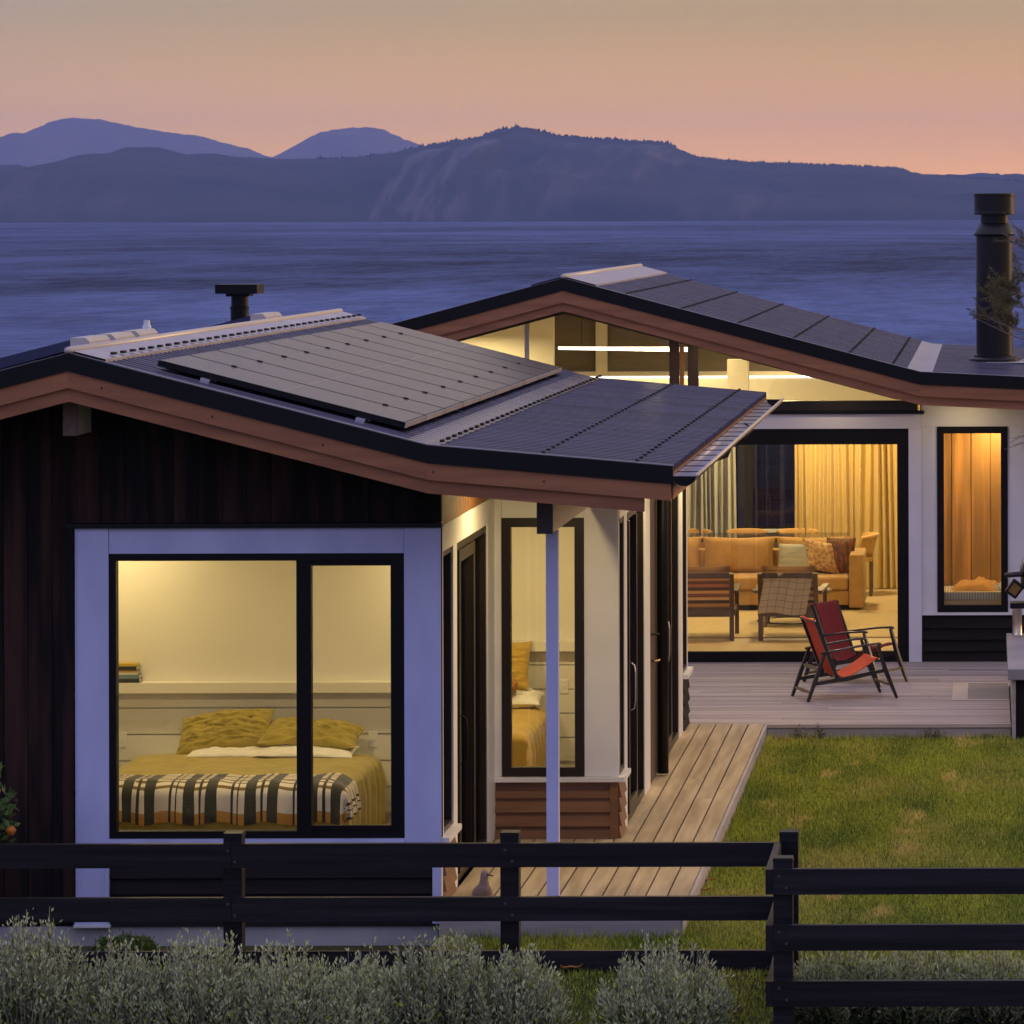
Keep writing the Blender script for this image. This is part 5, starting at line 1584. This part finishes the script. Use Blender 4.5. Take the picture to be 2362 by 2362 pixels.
canvas1 = M('lit_red_canvas', (0.72, 0.085, 0.012), (0.64, 0.065, 0.010), scale=(12, 12, 12), rough=0.75, bump=0.001, bscale=(200, 200, 200))  # lamp light from the wing painted into the red of the nearer chair
canvas2 = M('shaded_red_canvas', (0.22, 0.008, 0.010), (0.18, 0.006, 0.008), scale=(12, 12, 12), rough=0.75, bump=0.001, bscale=(200, 200, 200))  # darker copy of the red, shade painted into the canvas
sling_chair((-1.725, 38.66, 0.002), R(20), canvas1, 'red sling chair with light painted into its canvas, dark wooden frame, the nearer one on the terrace')
sling_chair((-1.838, 40.36, 0.002), R(-30), canvas2, 'red sling chair with shade painted into its canvas, turned to the lawn, just outside the glass door')

# ================================================================== wooden duck by the porch post
dk = thing('duck_figure', 'carved wooden duck standing on the walkway behind the fence', 'figurine', (-3.36, 27.02, 0.0))
duck_mat = M('duck_wood', (0.26, 0.17, 0.13), (0.34, 0.23, 0.17), scale=(12, 12, 12), rough=0.6)
c0 = Vector((-3.36, 27.02, 0))
pts = [(-0.06, 0.15, 0.115), (-0.04, 0.10, 0.118), (-0.02, 0.04, 0.115), (0.0, -0.02, 0.125), (0.01, -0.055, 0.155), (0.012, -0.065, 0.19), (0.013, -0.065, 0.225), (0.016, -0.068, 0.255), (0.018, -0.072, 0.275), (0.02, -0.075, 0.292)]
rd = [0.010, 0.040, 0.062, 0.066, 0.052, 0.036, 0.026, 0.028, 0.024, 0.008]
part('body', MB().tube([c0 + Vector(p) for p in pts], rd, 12), duck_mat, dk, smooth=True)
part('bill', MB().tube([c0 + Vector((0.03, -0.075, 0.265)), c0 + Vector((0.055, -0.08, 0.257)), c0 + Vector((0.074, -0.084, 0.252))], [(0.016, 0.011), (0.013, 0.007), (0.008, 0.004)], 8), M('duck_bill', (0.12, 0.07, 0.05), rough=0.5), dk, smooth=True)
for s in (-1, 1):
    part('leg', MB().bar(c0 + Vector((0.03 * s, 0.0, 0.001)), c0 + Vector((0.028 * s, 0.0, 0.08)), 0.014).box(c0.x + 0.03 * s - 0.016, c0.x + 0.03 * s + 0.016, 26.965, 27.03, 0.001, 0.008), MATS['duck_bill'], dk)

# ================================================================== fence
def rail_fence(nm, label, parts_):
    f = thing(nm, label, 'fence', parts_['base'])
    return f
fence = thing('rail_fence', 'dark stained post and rail fence across the front with a stepped corner', 'fence', (-2.0, 25.4, -0.3))
TOPS = (0.677, 0.341, 0.003, -0.335)
def fpost(x, y):
    z0 = ground_z(x, y) - 0.05
    p = part('post', MB().box(x - 0.058, x + 0.058, y, y + 0.115, z0, 0.715), fence_paint, fence)
    part('post_cap', MB().prism([(x - 0.062, 0.7152), (x + 0.062, 0.7152), (x + 0.058, 0.738), (x - 0.058, 0.738)], 'Y', y - 0.004, y + 0.119), fence_paint, p)
for x in (-8.24, -6.50, -4.76, -3.02, -1.265):
    fpost(x, 25.605)
for x in (-1.249, 0.50, 2.24):
    fpost(x, 24.555)
for k, tz in enumerate(TOPS):
    dz = random.uniform(-0.003, 0.003)
    # long lengths butted on the posts
    for a, b in ((-9.0, -4.7615), (-4.7585, -1.335)):
        part('rail', MB().box(a, b, 25.555, 25.604, tz - 0.15 + dz, tz + dz), fence_paint, fence)
    part('rail', MB().box(-1.307, 2.5, 24.505, 24.554, tz - 0.152 + dz, tz + dz + 0.002), fence_paint, fence)
    part('return_rail', MB().box(-1.352, -1.309, 24.507, 25.553, tz - 0.151 + dz, tz + dz - 0.001), fence_paint, fence)

bolt_mat = M('bolt_zinc', (0.075, 0.07, 0.075), rough=0.5, metal=0.5)
for px_, yf in [(x, 25.555) for x in (-6.50, -4.76, -3.02)] + [(x, 24.505) for x in (-1.249, 0.50)]:
    for tz in TOPS:
        for dz_, dx_ in ((-0.04, -0.022), (-0.11, 0.022)):
            part('bolt', MB().tube([(px_ + dx_, yf - 0.004, tz + dz_), (px_ + dx_, yf + 0.002, tz + dz_)], 0.009, 8), bolt_mat, fence)

# ================================================================== foliage
def leaf_material(name, c_lo, c_hi, c_alt, rough=0.6, trans=0.25):
    m = bpy.data.materials.new(name)
    m.use_nodes = True
    t = m.node_tree
    b = t.nodes['Principled BSDF']
    a = t.nodes.new('ShaderNodeAttribute'); a.attribute_name = 'tone'
    r = t.nodes.new('ShaderNodeValToRGB')
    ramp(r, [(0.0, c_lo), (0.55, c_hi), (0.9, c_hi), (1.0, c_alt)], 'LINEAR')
    t.links.new(a.outputs['Fac'], r.inputs[0])
    t.links.new(r.outputs[0], b.inputs['Base Color'])
    b.inputs['Roughness'].default_value = rough
    b.inputs['Specular IOR Level'].default_value = 0.3
    tr = t.nodes.new('ShaderNodeBsdfTranslucent')
    t.links.new(r.outputs[0], tr.inputs[0])
    mx = t.nodes.new('ShaderNodeMixShader'); mx.inputs[0].default_value = trans
    o = t.nodes['Material Output']
    t.links.new(b.outputs[0], mx.inputs[1]); t.links.new(tr.outputs[0], mx.inputs[2]); t.links.new(mx.outputs[0], o.inputs[0])
    return m

def leaves_mesh(name, P, D, L, Wd, tone, off, fold=0.25):
    """P base points, D unit directions, L lengths, Wd half widths: folded diamond leaves"""
    n = len(P)
    rv = RNG.normal(size=(n, 3))
    Sd = np.cross(D, rv); Sd /= np.linalg.norm(Sd, axis=1)[:, None] + 1e-9
    Nn = np.cross(Sd, D)
    mid = P + D * (L * 0.5)[:, None]
    a = P
    b = mid + Sd * Wd[:, None] + Nn * (Wd * fold)[:, None]
    c = P + D * L[:, None]
    d = mid - Sd * Wd[:, None] + Nn * (Wd * fold)[:, None]
    V = np.stack([a, b, c, d], 1).reshape(-1, 3) - np.array(off)
    me = bpy.data.meshes.new(name)
    me.vertices.add(4 * n); me.loops.add(6 * n); me.polygons.add(2 * n)
    me.vertices.foreach_set('co', V.ravel())
    base = np.arange(n)[:, None] * 4
    idx = (base + np.array([[0, 1, 2, 0, 2, 3]])).ravel()
    me.loops.foreach_set('vertex_index', idx)
    me.polygons.foreach_set('loop_start', np.arange(0, 6 * n, 3))
    me.polygons.foreach_set('loop_total', np.full(2 * n, 3))
    me.update(); me.validate()
    at = me.attributes.new('tone', 'FLOAT', 'POINT')
    at.data.foreach_set('value', np.repeat(tone, 4))
    return me

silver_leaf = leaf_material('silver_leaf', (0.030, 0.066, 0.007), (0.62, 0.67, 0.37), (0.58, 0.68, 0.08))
twig_mat = M('silver_twig', (0.34, 0.32, 0.24), (0.16, 0.14, 0.10), scale=(20, 20, 20), rough=0.8)

def shrub(cx, cy, zb, rad, ztop, nst, label, group, seed, leaf=(0.030, 0.060), wid=(0.0055, 0.0105), matl=silver_leaf, depth=1.0, per=46, spread=0.55, nm='silver_shrub', cat='shrub', cutx=None):
    rng = np.random.default_rng(seed)
    t = thing(nm, label, cat, (cx, cy, zb), group=group)
    st = MB()
    Ps, Ds, Ls, Ws, Ts = [], [], [], [], []
    H = ztop - zb
    for k in range(nst):
        a = rng.uniform(0, 2 * np.pi)
        r0 = rad * 0.55 * math.sqrt(rng.uniform())
        rr = rad * math.sqrt(rng.uniform())
        tip = np.array([cx + rr * math.cos(a), cy + rr * math.sin(a) * depth, 0.0])
        edge = rr / rad
        hh = H * (1 - 0.42 * edge ** 2.5) * rng.uniform(0.74, 1.0) + (0.09 * H if rng.uniform() < 0.12 else 0)
        tip[2] = zb + hh
        b0 = np.array([cx + r0 * math.cos(a) * spread, cy + r0 * math.sin(a) * spread * depth, zb])
        mid = (b0 + tip) / 2 + np.array([math.cos(a) * 0.10 * rad * 2 * edge, math.sin(a) * 0.10 * rad, -0.02]) + rng.normal(0, 0.012, 3)
        path = []
        ns = 7
        for i in range(ns + 1):
            u = i / ns
            path.append((1 - u) ** 2 * b0 + 2 * u * (1 - u) * mid + u * u * tip + (rng.normal(0, 0.006, 3) if 0 < i < ns else 0))
        path = np.array(path)
        st.tube([tuple(p) for p in path], list(np.linspace(0.0052, 0.0022, ns + 1)), 4, cap=False)
        n = per + int(rng.integers(-8, 9))
        u = rng.uniform(0.22, 1.0, n) ** 0.85
        f = u * ns
        i = np.minimum(f.astype(int), ns - 1)
        w = (f - i)[:, None]
        p = path[i] * (1 - w) + path[i + 1] * w
        d = path[i + 1] - path[i]
        d /= np.linalg.norm(d, axis=1)[:, None]
        side = rng.normal(size=(n, 3)); side -= d * (side * d).sum(1)[:, None]
        side /= np.linalg.norm(side, axis=1)[:, None]
        dv = d * rng.uniform(0.6, 1.5, n)[:, None] + side * rng.uniform(0.35, 0.85, n)[:, None]
        dv /= np.linalg.norm(dv, axis=1)[:, None]
        # short side shoots
        off = side * (rng.uniform(0, 0.045, n) * (rng.uniform(size=n) < 0.6))[:, None]
        Ps.append(p + off); Ds.append(dv)
        Ls.append(rng.uniform(leaf[0], leaf[1], n) * (1.15 - 0.45 * u))
        Ws.append(rng.uniform(wid[0], wid[1], n) * (1.1 - 0.35 * u))
        tone0 = (seed % 5 - 2) * 0.05
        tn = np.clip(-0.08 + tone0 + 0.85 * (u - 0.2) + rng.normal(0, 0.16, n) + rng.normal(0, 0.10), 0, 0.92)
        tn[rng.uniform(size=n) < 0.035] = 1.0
        Ts.append(tn)
    fo = link(bpy.data.objects.new('foliage', leaves_mesh('foliage', np.concatenate(Ps), np.concatenate(Ds), np.concatenate(Ls), np.concatenate(Ws), np.concatenate(Ts), (cx, cy, zb))))
    fo.parent = t
    fo.data.materials.append(matl)
    part('stems', st, twig_mat, t)
    return t

S249 = F32 / 24.9
names = ['silvery shrub before the fence at the far edge of the row, under the citrus', 'silvery shrub before the fence, below the white foot of the window surround',
         'silvery shrub before the fence, below the first fence post from the citrus', 'silvery shrub before the fence, just past the first post towards the porch',
         'silvery shrub before the fence in the dip of the row below the window edge', 'silvery shrub before the fence, below the duck figure',
         'silvery shrub at the porch end of the long row, just past the second post', 'lone rounded silvery shrub by the stepped fence corner']
for i, (px, py, hwid) in enumerate(((50, 1745, 140), (220, 1790, 100), (370, 1760, 125), (535, 1785, 110), (685, 1808, 95), (835, 1765, 130), (980, 1805, 95), (1250, 1790, 138))):
    Y = 24.88
    x = (px - 1865.0) / S249
    zt = 4.6 - (py - 409.0) / S249 + 0.075
    r = hwid / S249
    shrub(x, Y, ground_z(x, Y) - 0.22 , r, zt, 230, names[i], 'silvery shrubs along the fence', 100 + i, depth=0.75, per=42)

# low hedge of the same plant behind the nearer fence run
hn = ['low silvery hedge plant behind the near fence, next to the stepped corner', 'low silvery hedge plant behind the near fence, second from the corner',
      'low silvery hedge plant behind the near fence, third from the corner', 'low silvery hedge plant behind the near fence, fourth from the corner', 'low silvery hedge plant behind the near fence, fifth from the corner']
for i in range(5):
    x = -0.93 + i * 0.50
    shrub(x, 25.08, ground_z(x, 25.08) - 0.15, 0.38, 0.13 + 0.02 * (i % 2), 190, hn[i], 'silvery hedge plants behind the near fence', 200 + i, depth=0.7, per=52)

# citrus tree at the wall, mostly beyond the edge of the picture
def leafy_tree(name, cat, label, base, trunk_h, crown_c, crown_r, nleaf, leaf, wid, matl, seed, fruit=None, bark=None, group=None):
    rng = np.random.default_rng(seed)
    t = thing(name, label, cat, base, group=group)
    tb = MB()
    b = Vector(base)
    top = Vector(crown_c)
    tb.tube([b, b.lerp(top, 0.35) + Vector((0.02, 0.01, 0)), b.lerp(top, 0.8), top], [0.035, 0.028, 0.018, 0.006], 8)
    tips = []
    for k in range(26):
        d = Vector(rng.normal(size=3)).normalized()
        e = top + Vector((d.x * crown_r[0], d.y * crown_r[1], d.z * crown_r[2])) * rng.uniform(0.6, 1.0)
        s = b.lerp(top, rng.uniform(0.35, 0.95))
        m_ = s.lerp(e, 0.5) + Vector((0, 0, 0.04))
        tb.tube([s, m_, e], [0.010, 0.006, 0.003], 5, cap=False)
        tips.append((s, m_, e))
    part('trunk', tb, bark or M('citrus_bark', (0.16, 0.12, 0.08), (0.10, 0.08, 0.05), scale=(20, 20, 20), rough=0.9), t, smooth=True)
    P, D = [], []
    for k in range(nleaf):
        s, m_, e = tips[rng.integers(len(tips))]
        u = rng.uniform(0.25, 1.0)
        p = (s.lerp(m_, u * 2) if u < 0.5 else m_.lerp(e, u * 2 - 1)) + Vector(rng.normal(0, 0.03, 3))
        d = ((e - s).normalized() * 0.5 + Vector(rng.normal(size=3)) * 0.7).normalized()
        P.append(p); D.append(d)
    P = np.array(P); D = np.array(D)
    n = len(P)
    fo = link(bpy.data.objects.new('crown', leaves_mesh('crown', P, D, rng.uniform(*leaf, n), rng.uniform(*wid, n), np.clip(rng.normal(0.45, 0.2, n), 0, 1), base)))
    fo.parent = t
    fo.data.materials.append(matl)
    if fruit:
        for k in range(fruit[0]):
            s, m_, e = tips[k % len(tips)]
            p = e + Vector((0, 0, -0.045))
            part('fruit', MB().lathe(p.x, p.y, [(0.004, p.z - 0.034), (0.020, p.z - 0.028), (0.034, p.z - 0.006), (0.034, p.z + 0.008), (0.020, p.z + 0.028), (0.004, p.z + 0.034)], 10), fruit[1], t, smooth=True)
    return t
citrus_leaf = leaf_material('citrus_leaf', (0.06, 0.13, 0.03), (0.16, 0.25, 0.08), (0.40, 0.44, 0.12), rough=0.3)
leafy_tree('citrus_tree', 'tree', 'small citrus tree with glossy leaves and orange fruit by the dark wall', (-6.98, 26.5, -0.28), 0.6, (-6.72, 26.45, 0.74), (0.60, 0.42, 0.46), 1000, (0.055, 0.10), (0.014, 0.024), citrus_leaf, 31, fruit=(9, M('orange_fruit', (0.80, 0.26, 0.02), rough=0.4)))
# small bright mounds at the foot of the wall
mound_leaf = leaf_material('mound_leaf', (0.05, 0.10, 0.012), (0.15, 0.24, 0.025), (0.30, 0.38, 0.05))
for i, (px, r, lab) in enumerate(((200, 0.10, 'yellow-green mound plant at the foot of the white surround'), (238, 0.13, 'deep green rounded mound plant between its two smaller neighbours'), (268, 0.08, 'small green mound plant nearest the fence post'))):
    s_ = F32 / 26.6
    x = (px - 1865.0) / s_
    shrub(x, 26.6, -0.27, r, 4.6 - (1757 + 6 * (i != 1) - 409) / s_, 90, lab, 'mound plants at the foot of the wall', 300 + i, leaf=(0.016, 0.03), wid=(0.006, 0.011), matl=mound_leaf, per=30, nm='mound_plant', cat='plant')
# weeds against the terrace edge
weed_leaf = leaf_material('weed_leaf', (0.03, 0.05, 0.012), (0.07, 0.10, 0.022), (0.14, 0.15, 0.04))
for i, (x, lab) in enumerate(((-1.72, 'thin weed against the terrace edge near the walkway'), (-1.55, 'second thin weed against the terrace edge, a little off the walkway'), (-0.53, 'low weed tuft against the terrace edge by the hatch'), (-0.02, 'tiny weed tuft against the terrace edge by the concrete bench'))):
    shrub(x, 36.9, -0.15, (0.06, 0.05, 0.14, 0.04)[i], (0.03, 0.02, -0.02, -0.07)[i], (8, 8, 22, 6)[i], lab, 'weeds along the terrace edge', 330 + i, leaf=(0.02, 0.04), wid=(0.002, 0.004), matl=weed_leaf, per=16, depth=0.4, nm='weed', cat='weed')
# fallen leaves
dry = M('dry_leaf', (0.42, 0.18, 0.045), (0.30, 0.12, 0.03), scale=(30, 30, 30), rough=0.8)
for i, (px, py, lab) in enumerate(((1327, 1672, 'curled dry leaf on the grass beside the walkway edge'), (1318, 1690, 'pale dry leaf on the grass nearest the fence corner shrub'), (1075, 1837, 'dry leaf on the ground between the two shrub groups'))):
    Y = F32 * 4.74 / (py - 409.0)
    x = (px - 1865.0) * Y / F32
    z = ground_z(x, Y) + 0.035
    def lf(u, v, x=x, Y=Y, z=z, i=i):
        a, b = 2 * u - 1, 2 * v - 1
        w = 0.028 * (1 - abs(a) ** 2)
        return (x + 0.07 * a, Y + w * b + 0.02 * a, z + 0.018 * a * a + 0.014 * b * b + 0.006 * math.sin(5 * a + i))
    single('fallen_leaf', MB().grid(8, 4, lf), dry, lab, 'leaf', smooth=True, group='dry leaves fallen on the lawn')

# ================================================================== concrete bench and barbecue at the picture edge
bench = thing('concrete_bench', 'low outdoor bench with thick concrete top and dark sides beside the terrace', 'bench', (1.1, 38.3, -0.14))
bevel(part('bench_top', MB().box(0.165, 2.1, 36.75, 39.92, 0.42, 0.52), M('bench_concrete', (0.20, 0.19, 0.22), (0.28, 0.26, 0.30), scale=(1.5, 1.5, 1.5), rough=0.6, detail=7), bench), 0.006)
part('side_panel', MB().box(0.200, 0.235, 36.80, 39.9, -0.17, 0.419), deck_fascia_mat, bench)
part('carcass', MB().box(0.236, 2.05, 36.84, 39.88, -0.17, 0.419), dark_weatherboard, bench)
bbq = thing('barbecue', 'black kettle barbecue on a steel pedestal standing on the concrete bench', 'barbecue', (0.42, 39.6, 0.52))
bc = (0.27, 39.72)
part('pedestal', MB().lathe(bc[0], bc[1], [(0.05, 0.5205), (0.047, 0.525), (0.047, 0.785), (0.052, 0.79)], 24), steel, bbq, smooth=True)
part('base_block', MB().box(0.20, 0.60, 39.60, 39.84, 0.791, 0.845), black_metal, bbq)
rot = MB().box(-0.065, 0.065, -0.07, 0.07, -0.075, 0.075)
rot.v = [(0.245 + x * 0.80 + z * 0.60, 39.60 + y, 0.985 - x * 0.60 + z * 0.80) for x, y, z in rot.v]
pb_ = part('control_box', rot, black_metal, bbq); bevel(pb_, 0.012)
rot2 = MB().box(-0.042, 0.042, -0.004, 0.0, -0.05, 0.05)
rot2.v = [(0.245 + x * 0.80 + z * 0.60, 39.529 + y, 0.985 - x * 0.60 + z * 0.80) for x, y, z in rot2.v]
part('box_face', rot2, M('copper_face', (0.42, 0.24, 0.12), rough=0.2, metal=1.0), pb_)
part('bowl', MB().lathe(0.62, 39.75, [(0.10, 0.846), (0.24, 0.90), (0.31, 1.0), (0.32, 1.10)], 32), black_metal, bbq, smooth=True)
part('lid', MB().lathe(0.62, 39.75, [(0.325, 1.105), (0.325, 1.14), (0.30, 1.25), (0.22, 1.35), (0.10, 1.40), (0.02, 1.41)], 32), M('lid_enamel', (0.02, 0.02, 0.022), rough=0.12, spec=0.8), bbq, smooth=True)
part('handle', MB().tube([(0.36, 39.55, 1.13), (0.22, 39.52, 1.125), (0.165, 39.56, 1.115), (0.17, 39.66, 1.115), (0.30, 39.72, 1.12)], (0.022), 8), M('handle_black', (0.03, 0.024, 0.02), rough=0.2, metal=0.6), bbq, smooth=True)
part('hood_arm', MB().tube([(0.34, 39.6, 1.12), (0.315, 39.6, 1.20), (0.36, 39.6, 1.32), (0.44, 39.6, 1.42)], 0.016, 8), steel, bbq, smooth=True)

# ================================================================== feathery tree reaching in from the side
def feathery_tree():
    rng = np.random.default_rng(77)
    base = (2.35, 38.6, -0.14)
    t = thing('feathery_tree', 'tree with bare twigs and feathery needle sprays reaching in before the chimney', 'tree', base)
    tb = MB()
    tb.tube([base, (2.25, 38.6, 1.2), (2.05, 38.7, 2.6), (1.9, 38.6, 3.9), (1.85, 38.6, 5.0)], [0.09, 0.075, 0.06, 0.04, 0.015], 10)
    sprays = []
    s = F32 / 38.6
    def wp(px, py, y): 
        k = y / F32
        return Vector(((px - 1865) * k, y, 4.6 - (py - 409) * k))
    def branch(pts, r):
        tb.tube(pts, list(np.linspace(r, 0.0022, len(pts))), 5, cap=False)
    def twigs(p, d, n, ln):
        out = []
        for k in range(n):
            dd = (d + Vector(rng.normal(size=3)) * 0.55).normalized()
            e = p + dd * ln * rng.uniform(0.5, 1.2)
            m_ = p.lerp(e, 0.5) + Vector(rng.normal(0, 0.02, 3))
            tb.tube([p, m_, e], [0.0035, 0.0026, 0.0014], 4, cap=False)
            out.append((p, m_, e))
        return out
    needles = []
    # two leafy branches in front of the flue
    for (a, b, c, n) in (((1.95, 38.65, 3.3), wp(1960, 585, 38.8), wp(1868, 560, 38.9), 30), ((1.95, 38.65, 2.9), wp(1950, 625, 38.6), wp(1872, 600, 38.6), 22), ((1.92, 38.6, 3.6), wp(1965, 560, 38.4), wp(1885, 545, 38.3), 20),
                         ((1.9, 38.6, 4.0), wp(1990, 480, 38.4), wp(1920, 455, 38.4), 8), ((1.9, 38.6, 3.9), wp(1985, 540, 38.2), wp(1915, 520, 38.2), 10)):
        a = Vector(a)
        pth = [a, a.lerp(b, 0.5) + Vector((0, 0, -0.06)), b, b.lerp(c, 0.5) + Vector((0, 0, -0.03)), c]
        branch(pth, 0.016)
        for k in range(n):
            u = rng.uniform(0.35, 1.0)
            p = b.lerp(c, u)
            needles += twigs(p, (c - b).normalized() * 0.6 + Vector((0, 0, 0.35)), 1, 0.22)
    # bare twiggy branches
    for (a, b, c) in (((1.98, 38.7, 2.6), wp(1975, 640, 38.5), wp(1862, 600, 38.5)), ((1.98, 38.7, 2.5), wp(1970, 655, 38.5), wp(1835, 598, 38.5)), ((1.95, 38.7, 3.9), wp(1990, 500, 38.5), wp(1893, 400, 38.5)), ((1.95, 38.7, 3.9), wp(1985, 470, 38.4), wp(1888, 440, 38.4)),
                      ((2.1, 38.7, 2.0), wp(1985, 810, 38.5), wp(1893, 848, 38.5)), ((2.1, 38.7, 2.0), wp(1975, 790, 38.4), wp(1905, 835, 38.4)), ((2.0, 38.7, 2.4), wp(1980, 690, 38.4), wp(1905, 672, 38.4))):
        a = Vector(a)
        pth = [a, a.lerp(b, 0.5), b, b.lerp(c, 0.5) + Vector((0, 0, -0.02)), c]
        branch(pth, 0.012)
        for k in range(5):
            twigs(b.lerp(c, rng.uniform(0.1, 0.8)), (c - b).normalized(), 1, 0.18)
    # the crown beyond the edge of the picture
    for k in range(40):
        st = Vector((1.9, 38.6, rng.uniform(3.0, 4.9)))
        e = st + Vector((rng.uniform(-0.5, 1.4), rng.uniform(-1.2, 1.2), rng.uniform(0.1, 0.9)))
        branch([st, st.lerp(e, 0.5) + Vector((0, 0, 0.08)), e], 0.012)
        for q in range(7):
            needles += twigs(st.lerp(e, rng.uniform(0.4, 1)), (e - st).normalized(), 1, 0.25)
    part('trunk', tb, M('tree_bark', (0.17, 0.12, 0.10), (0.24, 0.18, 0.15), scale=(15, 15, 4), rough=0.9), t, smooth=True)
    P, D = [], []
    for (p, m_, e) in needles:
        n = 70
        for q in range(n):
            u = rng.uniform(0.1, 1.0)
            b = p.lerp(m_, u * 2) if u < 0.5 else m_.lerp(e, u * 2 - 1)
            d = ((e - p).normalized() * 0.75 + Vector(rng.normal(size=3)) * 0.5).normalized()
            P.append(b); D.append(d)
    P = np.array(P); D = np.array(D); n = len(P)
    fo = link(bpy.data.objects.new('crown', leaves_mesh('crown', P, D, rng.uniform(0.025, 0.06, n), rng.uniform(0.0018, 0.0036, n), np.clip(rng.normal(0.45, 0.22, n), 0, 1), base)))
    fo.parent = t
    fo.data.materials.append(leaf_material('needle_leaf', (0.045, 0.05, 0.022), (0.13, 0.12, 0.05), (0.22, 0.17, 0.07)))
feathery_tree()

# ================================================================== air over the lake
hz = bpy.data.materials.new('haze_air')
hz.use_nodes = True
t = hz.node_tree
t.nodes.clear()
o = t.nodes.new('ShaderNodeOutputMaterial')
v = t.nodes.new('ShaderNodeVolumePrincipled')
v.inputs['Color'].default_value = (0.34, 0.47, 1.0, 1)
v.inputs['Density'].default_value = HAZE_D
v.inputs['Anisotropy'].default_value = 0.0
t.links.new(v.outputs[0], o.inputs['Volume'])
HZ = structure('haze', MB().box(-8000, 8000, -200, 16400, -4.5, 410), hz, kind='stuff')
HZ['label'] = 'thin blue evening haze over the lake and mountains'
HZ['category'] = 'haze'
